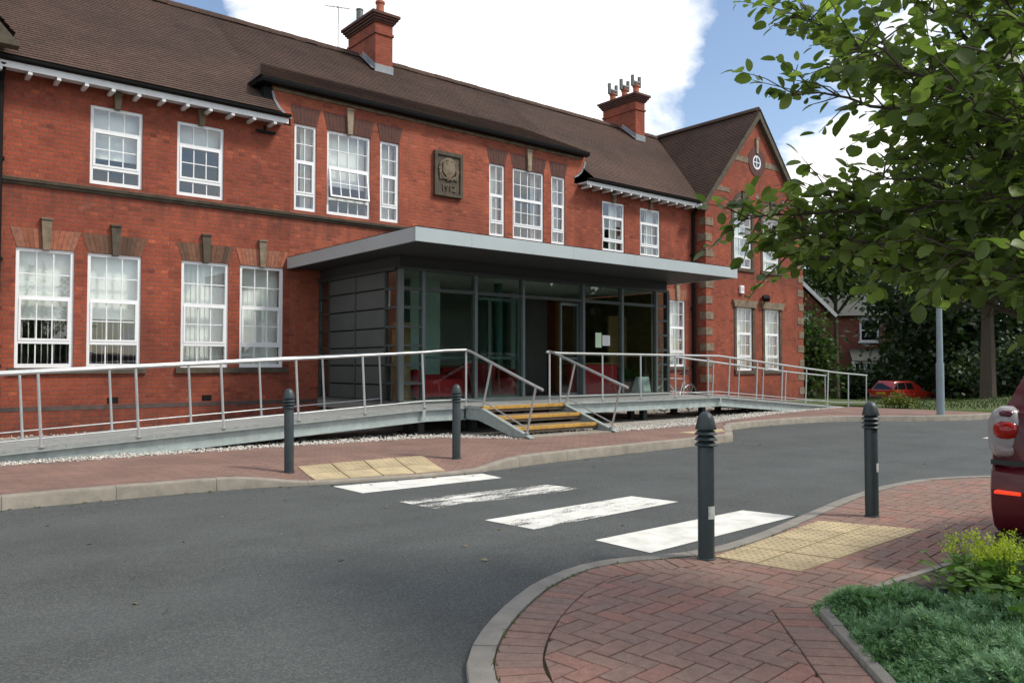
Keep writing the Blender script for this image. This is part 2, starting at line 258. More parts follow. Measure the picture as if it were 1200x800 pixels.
# ---------------------------------------------------------------- mesh helpers
ORG = {}
def V3(p): return Vector(p)
class MB:
    def __init__(s): s.v = []; s.f = []; s.mi = []
    def add(s, vs, fs, mi=0):
        o = len(s.v); s.v += [tuple(p) for p in vs]; s.f += [tuple(i + o for i in f) for f in fs]; s.mi += [mi] * len(fs); return s
    def box(s, x0, x1, y0, y1, z0, z1, mi=0):
        return s.add([(x, y, z) for z in (z0, z1) for y in (y0, y1) for x in (x0, x1)], [(0, 2, 3, 1), (4, 5, 7, 6), (0, 1, 5, 4), (2, 6, 7, 3), (0, 4, 6, 2), (1, 3, 7, 5)], mi)
    def bbox(s, x0, x1, y0, y1, z0, z1, b=.004, mi=0):     # box with chamfered upright and top edges
        vs = []; fs = []
        for (z, i) in ((z0, 0), (z1 - b, 0), (z1, b)):
            for (px, py) in ((x0 + b, y0 + i), (x1 - b, y0 + i), (x1 - i, y0 + b), (x1 - i, y1 - b), (x1 - b, y1 - i), (x0 + b, y1 - i), (x0 + i, y1 - b), (x0 + i, y0 + b)): vs.append((px, py, z))
        for k in range(2):
            for i in range(8): j = (i + 1) % 8; fs.append((k * 8 + i, k * 8 + j, k * 8 + 8 + j, k * 8 + 8 + i))
        fs.append(tuple(range(16, 24))); fs.append(tuple(range(7, -1, -1))); return s.add(vs, fs, mi)
    def obox(s, p0, p1, w, h, up=(0, 0, 1), mi=0):          # bar from p0 to p1, w across, h along up
        p0, p1 = V3(p0), V3(p1); d = (p1 - p0).normalized(); u = V3(up); x = d.cross(u).normalized(); u = x.cross(d).normalized()
        vs = [p + x * a * w / 2 + u * b * h / 2 for p in (p0, p1) for a, b in ((-1, -1), (1, -1), (1, 1), (-1, 1))]
        return s.add(vs, [(3, 2, 1, 0), (4, 5, 6, 7), (0, 1, 5, 4), (1, 2, 6, 5), (2, 3, 7, 6), (3, 0, 4, 7)], mi)
    def tube(s, pts, rad, n=8, cap=True, mi=0):
        pts = [V3(p) for p in pts]; rads = rad if isinstance(rad, (list, tuple)) else [rad] * len(pts); vs = []; fs = []; up = None
        for i, p in enumerate(pts):
            d = (pts[min(i + 1, len(pts) - 1)] - pts[max(i - 1, 0)]).normalized()
            if up is None: up = d.orthogonal().normalized()
            x = d.cross(up).normalized(); up = x.cross(d).normalized()
            for k in range(n): a = 2 * math.pi * k / n; vs.append(p + (up * math.cos(a) + x * math.sin(a)) * rads[i])
        for i in range(len(pts) - 1):
            for k in range(n): j = (k + 1) % n; fs.append((i * n + k, i * n + j, i * n + n + j, i * n + n + k))
        if cap: fs.append(tuple(range(n - 1, -1, -1))); fs.append(tuple((len(pts) - 1) * n + k for k in range(n)))
        return s.add(vs, fs, mi)
    def lathe(s, c, prof, n=20, mi=0):
        vs = []; fs = []
        for r, z in prof:
            for k in range(n): a = 2 * math.pi * k / n; vs.append((c[0] + r * math.cos(a), c[1] + r * math.sin(a), c[2] + z))
        for i in range(len(prof) - 1):
            for k in range(n): j = (k + 1) % n; fs.append((i * n + k, i * n + j, i * n + n + j, i * n + n + k))
        fs.append(tuple(range(n - 1, -1, -1))); fs.append(tuple((len(prof) - 1) * n + k for k in range(n))); return s.add(vs, fs, mi)
    def prism(s, poly, axis, a0, a1, mi=0):                 # polygon in the two other axes, extruded along axis
        def P(q, a): return {0: (a, q[0], q[1]), 1: (q[0], a, q[1]), 2: (q[0], q[1], a)}[axis]
        n = len(poly); vs = [P(q, a0) for q in poly] + [P(q, a1) for q in poly]
        fs = [tuple(range(n)), tuple(range(2 * n - 1, n - 1, -1))] + [(i, i + n, (i + 1) % n + n, (i + 1) % n) for i in range(n)]; return s.add(vs, fs, mi)
    def mesh(s, name, mats, org=(0, 0, 0), smooth=False, fix=True):
        me = bpy.data.meshes.new(name); me.from_pydata([(a - org[0], b - org[1], c - org[2]) for a, b, c in s.v], [], s.f)
        for m in (mats if isinstance(mats, (list, tuple)) else [mats]): me.materials.append(m)
        if any(s.mi): me.polygons.foreach_set('material_index', s.mi)
        if fix:
            bm = bmesh.new(); bm.from_mesh(me); bmesh.ops.recalc_face_normals(bm, faces=bm.faces[:]); bm.to_mesh(me); bm.free()
        if smooth:
            me.polygons.foreach_set('use_smooth', [True] * len(me.polygons))
            if smooth != 'all': me.set_sharp_from_angle(angle=R(38))
        me.update(); return me
    def build(s, name, mats, parent=None, smooth=False, org=None, fix=True):
        g = ORG.get(parent.name, V3((0, 0, 0))) if parent else V3(org or (0, 0, 0))
        o = bpy.data.objects.new(name, s.mesh(name, mats, g, smooth, fix)); COL.objects.link(o)
        if parent: o.parent = parent
        else: o.location = g
        ORG[o.name] = g; return o
def inst(name, me, loc, parent, rot=(0, 0, 0)):
    o = bpy.data.objects.new(name, me); COL.objects.link(o); g = ORG[parent.name]; o.parent = parent; o.location = V3(loc) - g; o.rotation_euler = rot; return o
def tag(o, label, cat, group=None):
    o['label'] = label; o['category'] = cat
    if group: o['group'] = group
    return o
def thing(name, label, cat, loc=(0, 0, 0), group=None):
    o = bpy.data.objects.new(name, None); COL.objects.link(o); o.location = loc; o.empty_display_size = .2; ORG[o.name] = V3(loc); return tag(o, label, cat, group)
def struct(o, kind='structure'): o['kind'] = kind; return o
def npmesh(name, verts, faces, mats, smooth=False):
    me = bpy.data.meshes.new(name); nv = len(verts); nf, k = faces.shape
    me.vertices.add(nv); me.vertices.foreach_set('co', np.asarray(verts, np.float32).ravel())
    me.loops.add(nf * k); me.loops.foreach_set('vertex_index', faces.astype(np.int32).ravel())
    me.polygons.add(nf); me.polygons.foreach_set('loop_start', np.arange(0, nf * k, k, dtype=np.int32))
    if smooth: me.polygons.foreach_set('use_smooth', np.ones(nf, bool))
    me.materials.append(mats); me.update(calc_edges=True); me.validate(); return me
def npobj(name, verts, faces, m, parent=None, smooth=False, org=(0, 0, 0)):
    g = ORG.get(parent.name, V3((0, 0, 0))) if parent else V3(org)
    o = bpy.data.objects.new(name, npmesh(name, np.asarray(verts) - np.array(g), faces, m, smooth)); COL.objects.link(o)
    if parent: o.parent = parent
    else: o.location = g
    ORG[o.name] = g; return o
def sstep(a, b, x): t = min(1, max(0, (x - a) / (b - a))); return t * t * (3 - 2 * t)
def lerp(pts, x):
    if x <= pts[0][0]: return pts[0][1]
    for (a, b), (c, d) in zip(pts, pts[1:]):
        if x <= c: return b + (d - b) * (x - a) / (c - a)
    return pts[-1][1]
# ---------------------------------------------------------------- ground, road
gm = MB(); gm.lathe((0, 0, -1.5), [(900, 0), (900, .01)], 48); struct(gm.build('ground', GRASSB))
rm = MB(); rm.add([(x, y, 0) for x, y in ((-60, -60), (90, -60), (90, -18), (60, -7), (30, 4.2), (24, 7.2), (22.2, 9.2), (22.5, 14.3), (-60, 14.3))], [tuple(range(9))])
road = struct(rm.build('road', ASPH))
STR = [[(3.836, 7.531), (5.608, 7.319), (5.564, 6.906), (3.857, 6.946)], [(3.874, 6.334), (5.612, 6.213), (5.698, 5.807), (3.928, 5.81)],
       [(3.951, 5.122), (5.742, 5.158), (5.84, 4.677), (4.017, 4.592)], [(4.107, 4.039), (5.923, 4.054), (6.027, 3.617), (4.113, 3.531)]]
for q, k in zip(STR, (0, 1, 2, 0)):
    m = MB(); m.add([(x, y, .004) for x, y in q], [(0, 1, 2, 3)]); m.build('crossing_stripe', LINE[k], road)
for a, b, w in (((14.9, 5.37), (18.5, 5.25), .1), ((21.5, 7.75), (26, 6.3), .1)):
    m = MB(); d = (V3((*b, 0)) - V3((*a, 0))).normalized(); nn = V3((-d.y, d.x, 0)) * w / 2
    m.add([V3((*a, .004)) - nn, V3((*b, .004)) - nn, V3((*b, .004)) + nn, V3((*a, .004)) + nn], [(0, 1, 2, 3)]); m.build('bay_line', LINE[2], road)
# lawn with the dip towards the far road
LB = [(20.8, 14.3), (22.3, 11.2), (20.9, 9.45), (21.3, 8.75), (23.7, 7.6), (30, 5.2), (45, -.5), (60, -6), (90, -17)]
def hl(x, y): return .1 - 1.15 * sstep(10, 16, y) * sstep(25, 38, x) + .05 * math.sin(x * .7) * math.cos(y * .9) * sstep(22, 27, x)
lb = []
for (a, b), (c, d) in zip(LB, LB[1:]):
    k = max(2, int(math.hypot(c - a, d - b) / .8))
    lb += [(a + (c - a) * i / k, b + (d - b) * i / k) for i in range(k)]
lb.append(LB[-1]); TT = [0, 0, .3, 1, 2, 3.5, 5.5, 8, 11, 14, 18, 23, 29, 36, 45, 60, 90, 140]
vs = []; fs = []
for i, (x, y) in enumerate(lb):
    for j, t in enumerate(TT):
        X, Y = x + .85 * t, y + .53 * t; vs.append((X, Y, -.06 if j == 0 else hl(X, Y)))
for i in range(len(lb) - 1):
    for j in range(len(TT) - 1): a = i * len(TT) + j; fs.append((a, a + 1, a + 1 + len(TT), a + len(TT)))
m = MB(); m.add(vs, fs); lawn = struct(m.build('lawn', GRASSB, smooth='all', fix=False))
# ---------------------------------------------------------------- far pavement and kerb
KF = [(-8, 8.2), (1, 8.14), (3.1, 8.0), (3.75, 7.72), (5.4, 7.42), (6.2, 7.5), (7, 7.62), (10, 7.7), (11.0, 7.75), (11.25, 7.85), (12.9, 9.12), (13.6, 9.27), (14.5, 9.33), (16.2, 9.22), (16.9, 9.0), (17.5, 8.5), (18.2, 7.95), (19.0, 7.55), (19.8, 7.28), (20.9, 7.15)]
GB = [(-8, 10.6), (2.8, 10.6), (4.7, 10.6), (6.0, 10.5), (7.0, 10.4), (7.6, 9.8), (7.85, 9.4), (10.9, 9.36), (12.8, 9.5), (14.5, 9.95), (16.5, 10.35), (19, 10.7), (20.9, 10.85)]
def hp(x, y):
    b = sstep(2.9, 3.85, x) * (1 - sstep(5.5, 6.4, x)); return .12 - .095 * b * (1 - sstep(0, 1.3, y - lerp(KF, x) - .1))
xs = sorted(set([round(-8 + .2 * i, 3) for i in range(145)] + [p[0] for p in KF] + [p[0] for p in GB])); xs = [x for x in xs if x <= 20.9]
vs = []; fs = []; nr = 14
for x in xs:
    y0 = lerp(KF, x) + .128; y1 = lerp(GB, x)
    for j in range(nr): y = y0 + (y1 - y0) * (j / (nr - 1)) ** 1.4; vs.append((x, y, hp(x, y)))
for i in range(len(xs) - 1):
    for j in range(nr - 1): a = i * nr + j; fs.append((a, a + nr, a + nr + 1, a + 1))
m = MB(); m.add(vs, fs); pav2 = struct(m.build('pavement', FARPAV, smooth='all', fix=False))
def offset(poly, d):
    out = []
    for i, p in enumerate(poly):
        a = poly[max(i - 1, 0)]; b = poly[min(i + 1, len(poly) - 1)]; t = V3((b[0] - a[0], b[1] - a[1], 0)).normalized(); out.append((p[0] - t.y * d, p[1] + t.x * d))
    return out
def resample(poly, step):
    out = []; seg = [math.hypot(b[0] - a[0], b[1] - a[1]) for a, b in zip(poly, poly[1:])]; L = sum(seg); n = max(1, round(L / step))
    for i in range(n + 1):
        s = L * i / n; k = 0
        while k < len(seg) - 1 and s > seg[k]: s -= seg[k]; k += 1
        t = min(1, s / seg[k]); a, b = poly[k], poly[k + 1]; out.append((a[0] + (b[0] - a[0]) * t, a[1] + (b[1] - a[1]) * t))
    return out
def smoothpoly(p, it=2):
    for _ in range(it):
        q = [p[0]]
        for a, b in zip(p, p[1:]): q += [(a[0] * .75 + b[0] * .25, a[1] * .75 + b[1] * .25), (a[0] * .25 + b[0] * .75, a[1] * .25 + b[1] * .75)]
        q.append(p[-1]); p = q
    return p
def kerb(name, poly, width, length, ztop, mat, z0=-.08, side=1, ch=.02, sub=4, gap=.004):
    root = bpy.data.objects.new(name, None); COL.objects.link(root); ORG[root.name] = V3((0, 0, 0)); struct(root)
    fine = resample(poly, length / sub); inn = offset(fine, side * width)
    for i in range(0, len(fine) - sub, sub):
        m = MB(); vs = []; fs = []; dz = rnd.uniform(-.003, .003)
        for k in range(sub + 1):
            (ax, ay), (bx, by) = fine[i + k], inn[i + k]
            if k in (0, sub):
                o2 = fine[i + (1 if k == 0 else sub - 1)]; l = math.hypot(o2[0] - ax, o2[1] - ay); ex, ey = (o2[0] - ax) / l * gap / 2, (o2[1] - ay) / l * gap / 2
            else: ex = ey = 0
            ax += ex; bx += ex; ay += ey; by += ey; zt = ztop(bx, by) + dz; t = ch / width
            for (u, z) in ((0, z0), (0, zt - ch), (t * .35, zt - ch * .3), (t, zt), (1, zt), (1, z0)): vs.append((ax + (bx - ax) * u, ay + (by - ay) * u, z))
        for k in range(sub):
            for j in range(6): a = k * 6 + j; b = k * 6 + (j + 1) % 6; fs.append((a, b, b + 6, a + 6))
        fs += [(0, 1, 2, 3, 4, 5), tuple(sub * 6 + j for j in (5, 4, 3, 2, 1, 0))]; m.add(vs, fs); m.build('kerb_stone', mat, root, smooth=True)
    return root
kerb('kerb', smoothpoly(KF, 1), .125, .9, lambda x, y: hp(x, y) + .004, KERB)
# ---------------------------------------------------------------- near pavement
NK = smoothpoly([(1.5, .6), (1.53, 1.3), (1.64, 2.0), (1.85, 2.53), (2.02, 2.74), (2.21, 2.92), (2.57, 3.18), (3.02, 3.43), (3.5, 3.55), (3.85, 3.47), (4.2, 3.31), (4.59, 3.28), (5.26, 3.38), (6.2, 3.58), (7.32, 3.79), (8.4, 3.885), (9.14, 3.76), (9.75, 3.43), (10.4, 2.9), (10.9, 2.1)], 1)
PK = [(2.2, .66), (3.06, 1.49), (3.745, 2.158), (5.07, 2.1), (5.6, 2.08), (9.5, 2.0), (10.85, 1.98)]
ZN = .03
kerb('kerb', NK, .11, .78, lambda x, y: ZN + .006, KERBG, side=-1, ch=.012)
kerb('edging', PK, .05, .9, lambda x, y: ZN + .025, KERBG, side=-1, ch=.008)
inner = offset(NK, -.113); innerP = offset(PK, .006)
m = MB(); m.add([(x, y, ZN - .013) for x, y in inner + innerP[::-1]], [tuple(range(len(inner) + len(innerP)))]); pav1 = struct(m.build('pavement', JOINT))
CAMD = V3((math.sin(R(39.591)), math.cos(R(39.591)), 0)); CAMR = V3((CAMD.y, -CAMD.x, 0))
def inview(x, y, mg=0):
    p = V3((x, y, 0)); f = p.dot(CAMD); r = p.dot(CAMR)
    return f > .5 and abs(r / f) < .66 + mg and f > 2.35
cand = []        # (score, polygon, z)
def clip(poly, a, b):                      # keep what lies left of a->b
    out = []; n = V3((-(b[1] - a[1]), b[0] - a[0], 0)); d = lambda p: (p[0] - a[0]) * n.x + (p[1] - a[1]) * n.y
    for p, q in zip(poly, poly[1:] + poly[:1]):
        dp, dq = d(p), d(q)
        if dp >= 0: out.append(p)
        if dp * dq < 0: t = dp / (dp - dq); out.append((p[0] + (q[0] - p[0]) * t, p[1] + (q[1] - p[1]) * t))
    return out
def area(p): return abs(sum(a[0] * b[1] - a[1] * b[0] for a, b in zip(p, p[1:] + p[:1]))) / 2
def soldier(line, d0, d1, step):
    a = resample(offset(line, d0), step); n = len(a); b = []
    o0 = resample(line, step)
    A = offset(o0, d0); B = offset(o0, d1)
    for i in range(len(A) - 1):
        e = .045; p = [A[i], A[i + 1], B[i + 1], B[i]]; c = (sum(q[0] for q in p) / 4, sum(q[1] for q in p) / 4)
        q = [(A[i][0] * (1 - e) + A[i + 1][0] * e, A[i][1] * (1 - e) + A[i + 1][1] * e), (A[i][0] * e + A[i + 1][0] * (1 - e), A[i][1] * e + A[i + 1][1] * (1 - e)), (B[i][0] * e + B[i + 1][0] * (1 - e), B[i][1] * e + B[i + 1][1] * (1 - e)), (B[i][0] * (1 - e) + B[i + 1][0] * e, B[i][1] * (1 - e) + B[i + 1][1] * e)]
        cand.append((c, q))
soldier(NK, -.118, -.315, .1); soldier(PK[:3], .008, .205, .1)
TQ = [(4.24, 3.12), (5.85, 3.315), (6.151, 2.641), (4.335, 2.572)]
h0 = resample(offset(NK, -.322), .25); h1 = resample(offset(PK[:3], .212), .25) + resample(offset(PK[2:], .010), .25); reg = h0 + h1[::-1]
def inpoly(p, poly):
    c = False
    for (a, b), (x, y) in zip(poly, poly[1:] + poly[:1]):
        if (b > p[1]) != (y > p[1]) and p[0] < (x - a) * (p[1] - b) / (y - b) + a: c = not c
    return c
segs = [(b, a) for a, b in zip(h0, h0[1:])] + [(a, b) for a, b in zip(h1, h1[1:])]
RA = R(6); ca, sa = math.cos(RA), math.sin(RA); u = .1; g = .0038
def place(px, py, w, h):
    loc = [(px + g, py + g), (px + w - g, py + g), (px + w - g, py + h - g), (px + g, py + h - g)]
    p = [(2 + x * ca - y * sa, 2 + x * sa + y * ca) for x, y in loc]; c = (sum(q[0] for q in p) / 4, sum(q[1] for q in p) / 4)
    ins = [inpoly(q, reg) for q in p]
    if not any(ins) or all(inpoly(q, TQ) for q in p): return
    if not all(ins):
        ns = sorted(segs, key=lambda s: math.hypot((s[0][0] + s[1][0]) / 2 - c[0], (s[0][1] + s[1][1]) / 2 - c[1]))
        if math.hypot(c[0] - 3.66, c[1] - 2.25) < .34: ns = ns[:1]
        for a, b in ns[:3]:
            mxp, myp = (a[0] + b[0]) / 2, (a[1] + b[1]) / 2
            if math.hypot(mxp - c[0], myp - c[1]) < .26 and len(p) > 2: p = clip(p, a, b)
        if len(p) < 3 or area(p) < .0012: return
    cand.append((c, p))
for yy in range(-16, 34):
    for k in range(-13, 32):
        place((-yy + 4 * k) * u, yy * u, 2 * u, u); place((-yy + 2 + 4 * k) * u, yy * u, u, 2 * u)
def pavermesh(m, p, zt):
    if sum((b[0] - a[0]) * (b[1] + a[1]) for a, b in zip(p, p[1:] + p[:1])) > 0: p = p[::-1]
    n = len(p); c = (sum(q[0] for q in p) / n, sum(q[1] for q in p) / n); ins = [(q[0] + (c[0] - q[0]) * .03, q[1] + (c[1] - q[1]) * .03) for q in p]
    vs = [(x, y, ZN - .02) for x, y in p] + [(x, y, zt - .003) for x, y in p] + [(x, y, zt) for x, y in ins]
    fs = [tuple(range(2 * n, 3 * n))] + [(k * n + i, k * n + (i + 1) % n, k * n + n + (i + 1) % n, k * n + n + i) for k in range(2) for i in range(n)]; m.add(vs, fs)
cand.sort(key=lambda e: (not inview(e[0][0], e[0][1]), math.hypot(*e[0])))
rest = MB()
for i, (c, p) in enumerate(cand):
    zt = ZN + rnd.uniform(-.0015, .0015)
    if i < 300: m = MB(); pavermesh(m, p, zt); m.build('paver', PAVER, pav1, fix=False)
    else: pavermesh(rest, p, zt)
struct(rest.build('paver_field', PAVER, pav1, fix=False), 'stuff')
# tactile tiles
def tactile(Q, nc, nrw, zf, parent, dn):
    P = lambda a, b: tuple((Q[0][i] * (1 - a) + Q[1][i] * a) * (1 - b) + (Q[3][i] * (1 - a) + Q[2][i] * a) * b for i in (0, 1))
    for i in range(nc):
        for j in range(nrw):
            m = MB(); e = .022; a0, a1, b0, b1 = (i + e) / nc, (i + 1 - e) / nc, (j + e) / nrw, (j + 1 - e) / nrw; c = [P(a0, b0), P(a1, b0), P(a1, b1), P(a0, b1)]; dz = rnd.uniform(-.001, .002)
            m.add([(x, y, zf(x, y) - .03) for x, y in c] + [(x, y, zf(x, y) + dz) for x, y in c], [(4, 5, 6, 7)] + [(k, (k + 1) % 4, (k + 1) % 4 + 4, k + 4) for k in range(4)])
            for s in range(dn):
                for t in range(dn):
                    x, y = P(a0 + (a1 - a0) * (s + .5) / dn, b0 + (b1 - b0) * (t + .5) / dn); z = zf(x, y) + dz
                    m.add([(x + r * math.cos(w * math.pi / 3), y + r * math.sin(w * math.pi / 3), z + h) for r, h in ((.015, -.001), (.010, .005)) for w in range(6)], [(6, 7, 8, 9, 10, 11)] + [(w, (w + 1) % 6, (w + 1) % 6 + 6, w + 6) for w in range(6)])
            m.build('tactile_tile', TACT, parent)
tactile(TQ, 4, 2, lambda x, y: ZN + .006, pav1, 6)
tactile([(3.93, 8.6), (5.57, 8.5), (5.30, 7.60), (3.80, 7.86)], 4, 2, lambda x, y: hp(x, y) + .008, pav2, 6)
tactile([(10.6, 8.5), (11.9, 8.55), (11.5, 8.2), (10.75, 8.05)], 3, 1, lambda x, y: hp(x, y) + .008, pav2, 4)
# moss tufts and leaf litter in the joints along the kerb
mv = []
for x, y in resample(offset(NK, -.115), .02):
    if rnd.random() < .30 and x < 5.5:
        for _ in range(3):
            px, py = x + rnd.uniform(-.012, .012), y + rnd.uniform(-.012, .012); a = rnd.uniform(0, 6.28); l = rnd.uniform(.006, .018); mv.append(((px, py, ZN - .002), (px + l * math.cos(a), py + l * math.sin(a), ZN + .001), (px + l * .4 * math.cos(a + 1), py + l * .4 * math.sin(a + 1), ZN + rnd.uniform(.006, .016))))
mv = np.array(mv).reshape(-1, 3); o = npobj('moss', mv, np.arange(len(mv)).reshape(-1, 3), MOSS); struct(o, 'stuff')
# gravel strip
DW = 14.8776
m = MB(); gx_ = [x for x in xs]
vs = []; fs = []
for i, x in enumerate(gx_): vs += [(x, lerp(GB, x) - .02, .095), (x, DW + .05, .1)]
for i in range(len(gx_) - 1): fs.append((2 * i, 2 * i + 2, 2 * i + 3, 2 * i + 1))
m.add(vs, fs); struct(m.build('gravel_bed', GRAVB, fix=False))
def pebbles(n, sampler, smin, smax):
    base = np.array([(1, 0, 0), (-1, 0, 0), (0, 1, 0), (0, -1, 0), (0, 0, 1), (0, 0, -1)], float); tri = np.array([(0, 2, 4), (2, 1, 4), (1, 3, 4), (3, 0, 4), (2, 0, 5), (1, 2, 5), (3, 1, 5), (0, 3, 5)])
    c = np.array([sampler() for _ in range(n)]); s = rng.uniform(smin, smax, (n, 1, 1)); sh = rng.uniform(.55, 1.3, (n, 6, 1)) * np.array([1, 1, .62]); a = rng.uniform(0, 6.28, n)
    v = base[None] * sh * s; x = v[..., 0] * np.cos(a)[:, None] - v[..., 1] * np.sin(a)[:, None]; y = v[..., 0] * np.sin(a)[:, None] + v[..., 1] * np.cos(a)[:, None]
    v = np.stack([x, y, v[..., 2]], -1) + c[:, None, :]; f = (tri[None] + (np.arange(n) * 6)[:, None, None]).reshape(-1, 3); return v.reshape(-1, 3), f
def gs():
    while True:
        x = rng.uniform(0, 20.5); y0 = lerp(GB, x) + rng.normal(0, .03)
        r = rng.random()
        if r < .7: y = y0 + abs(rng.normal(0, .35)) - .02
        else: y = rng.uniform(12.3, DW - .03)
        if y > DW - .02 or (8.0 < x < 9.95 and y < 9.62) or (7.3 < x < 14.3 and y > 11.9): continue
        return (x, y, .11 + rng.uniform(0, .022))
v, f = pebbles(11000, gs, .012, .028); struct(npobj('gravel', v, f, PEBB), 'stuff')
# ---------------------------------------------------------------- school building
D = DW; YW = 14.465
B = thing('school_building', 'two-storey red brick school building with brown tiled roof and two chimneys', 'building', (6, D, .1))
def wall_holes(x0, x1, z0, z1, holes, Y, depth, mat, name='wall', parent=None, mb=None):
    m = mb or MB(); X = sorted({x0, x1, *[h[i] for h in holes for i in (0, 1)]}); Z = sorted({z0, z1, *[h[i] for h in holes for i in (2, 3)]})
    for a, b in zip(X, X[1:]):
        for c, d in zip(Z, Z[1:]):
            mx_, mz = (a + b) / 2, (c + d) / 2
            if any(h[0] < mx_ < h[1] and h[2] < mz < h[3] for h in holes): continue
            m.add([(a, Y, c), (b, Y, c), (b, Y, d), (a, Y, d)], [(0, 1, 2, 3)]); m.add([(a, Y + depth, c), (b, Y + depth, c), (b, Y + depth, d), (a, Y + depth, d)], [(3, 2, 1, 0)])
    for a, b, c, d in holes:
        m.add([(a, Y, c), (a, Y + depth, c), (a, Y + depth, d), (a, Y, d)], [(0, 1, 2, 3)]); m.add([(b, Y, c), (b, Y + depth, c), (b, Y + depth, d), (b, Y, d)], [(3, 2, 1, 0)])
        m.add([(a, Y, c), (b, Y, c), (b, Y + depth, c), (a, Y + depth, c)], [(0, 1, 2, 3)]); m.add([(a, Y, d), (b, Y, d), (b, Y + depth, d), (a, Y + depth, d)], [(3, 2, 1, 0)])
    for x in (x0, x1): m.add([(x, Y, z0), (x, Y + depth, z0), (x, Y + depth, z1), (x, Y, z1)], [(0, 1, 2, 3)])
    m.add([(x0, Y, z1), (x1, Y, z1), (x1, Y + depth, z1), (x0, Y + depth, z1)], [(0, 1, 2, 3)])
    return m.build(name, mat, parent or B, fix=False) if mb is None else m
GT, GS, UT, US, BT, BS = 3.144, 1.205, 5.667, 4.32, 6.0585, 4.326
G = [(1.991, 2.831), (3.029, 3.879), (4.556, 5.414), (5.626, 6.486)]; U = [(3.039, 3.871), (4.456, 5.298)]; U2 = [(15.45, 16.324), (16.966, 17.826)]
BB = [(6.695, 7.169), (7.401, 8.404), (8.639, 9.110), (11.601, 12.079), (12.331, 13.340), (13.600, 14.077)]; G5 = (18.2, 18.945)
wall_holes(1.5, 6.62, 0, 5.98, [(a, b, GS, GT) for a, b in G] + [(a, b, US, UT) for a, b in U], D, .28, BRICK)
wall_holes(6.62, 14.4, 0, 6.72, [(a, b, BS, BT) for a, b in BB] + [(8.0, 13.7, .52, 2.92)], D, .28, BRICK2)
wall_holes(14.4, 19.396, 0, 5.98, [(a, b, US, UT) for a, b in U2] + [(*G5, GS, GT)], D, .28, BRICK)
# kneelers of the middle bay
kn = [(6.62, 5.99), (6.62, 6.72), (6.22, 6.72), (6.22, 6.56), (6.27, 6.42), (6.36, 6.29), (6.48, 6.19), (6.60, 6.12)]
for kk in (kn, [(21.02 - x, z) for x, z in kn]): m = MB(); m.prism(kk, 1, D, D + .28); m.build('kneeler_brickwork', BRICK2, B)
m = MB(); q = [(6.20, 6.60), (6.25, 6.42), (6.35, 6.28), (6.48, 6.175), (6.62, 6.11), (6.62, 6.15), (6.50, 6.21), (6.39, 6.31), (6.30, 6.44), (6.25, 6.60)]; m.prism(q, 1, D - .02, D - .002); m.build('lead_flashing', LEAD, B); m = MB(); m.prism([(21.02 - x, z) for x, z in q], 1, D - .02, D - .002); m.build('lead_flashing', LEAD, B)
# wing
GW = [(20.9, 21.745), (22.42, 23.27)]; UW = [(20.80, 21.74), (22.35, 23.29)]; XW0, XW1 = 19.396, 24.72; XC = 22.06
wall_holes(XW0, XW1, 0, 6.0, [(a, b, 1.08, 3.03) for a, b in GW] + [(a, b, 4.25, 5.95) for a, b in UW], YW, .28, BRICK)
m = MB(); m.prism([(XW0, 6.002), (XW1, 6.002), (XW1, 6.12), (XC, 9.1), (XW0, 6.12)], 1, YW, YW + .28); m.build('gable_wall', BRICK, B)
m = MB(); m.add([(XW0, YW + .28, 0), (XW0, D, 0), (XW0, D, 6.1), (XW0, YW + .28, 6.1)], [(0, 1, 2, 3)]); m.add([(XW1, YW + .28, 0), (XW1, 23, 0), (XW1, 23, 6.1), (XW1, YW + .28, 6.1)], [(3, 2, 1, 0)])
m.add([(1.499, YW + .28, 0), (1.499, D, 0), (1.499, D, 6.3), (1.499, YW + .28, 6.3)], [(0, 1, 2, 3)]); m.add([(-7, YW + .28, 0), (-7, 23, 0), (-7, 23, 6.1), (-7, YW + .28, 6.1)], [(0, 1, 2, 3)]); m.add([(-7, YW, 6.3), (1.499, YW, 6.3), (-2.6, YW, 10.3)], [(0, 1, 2)])
m.add([(-7, 23, 0), (XW1, 23, 0), (XW1, 23, 6.1), (-7, 23, 6.1)], [(0, 1, 2, 3)]); m.build('return_wall', BRICK, B, fix=False)
m = MB(); m.box(-6.9, 24.6, D + .3, 22.9, 3.72, 3.9); m.box(-6.9, 24.6, D + .3, 22.9, 6.0, 6.06); m.box(-6.9, 24.6, 20, 20.2, 0, 6); m.box(-6.9, 24.6, D + .3, 22.9, .4, .5)
for x in (6.55, 9.9, 14.3, 19.6, 22.0): m.box(x - .05, x + .05, D + .285, 20, 3.9 if 8 < x < 14 else .5, 6)
m.build('interior_partition', INT, B)
LWX = [(-2.55, -1.7), (-1.15, -.3)]
wall_holes(-7, 1.499, 0, 6.3, [(a, b, 1.08, 3.03) for a, b in LWX] + [(a, b, 4.25, 5.95) for a, b in LWX], YW, .28, BRICK)
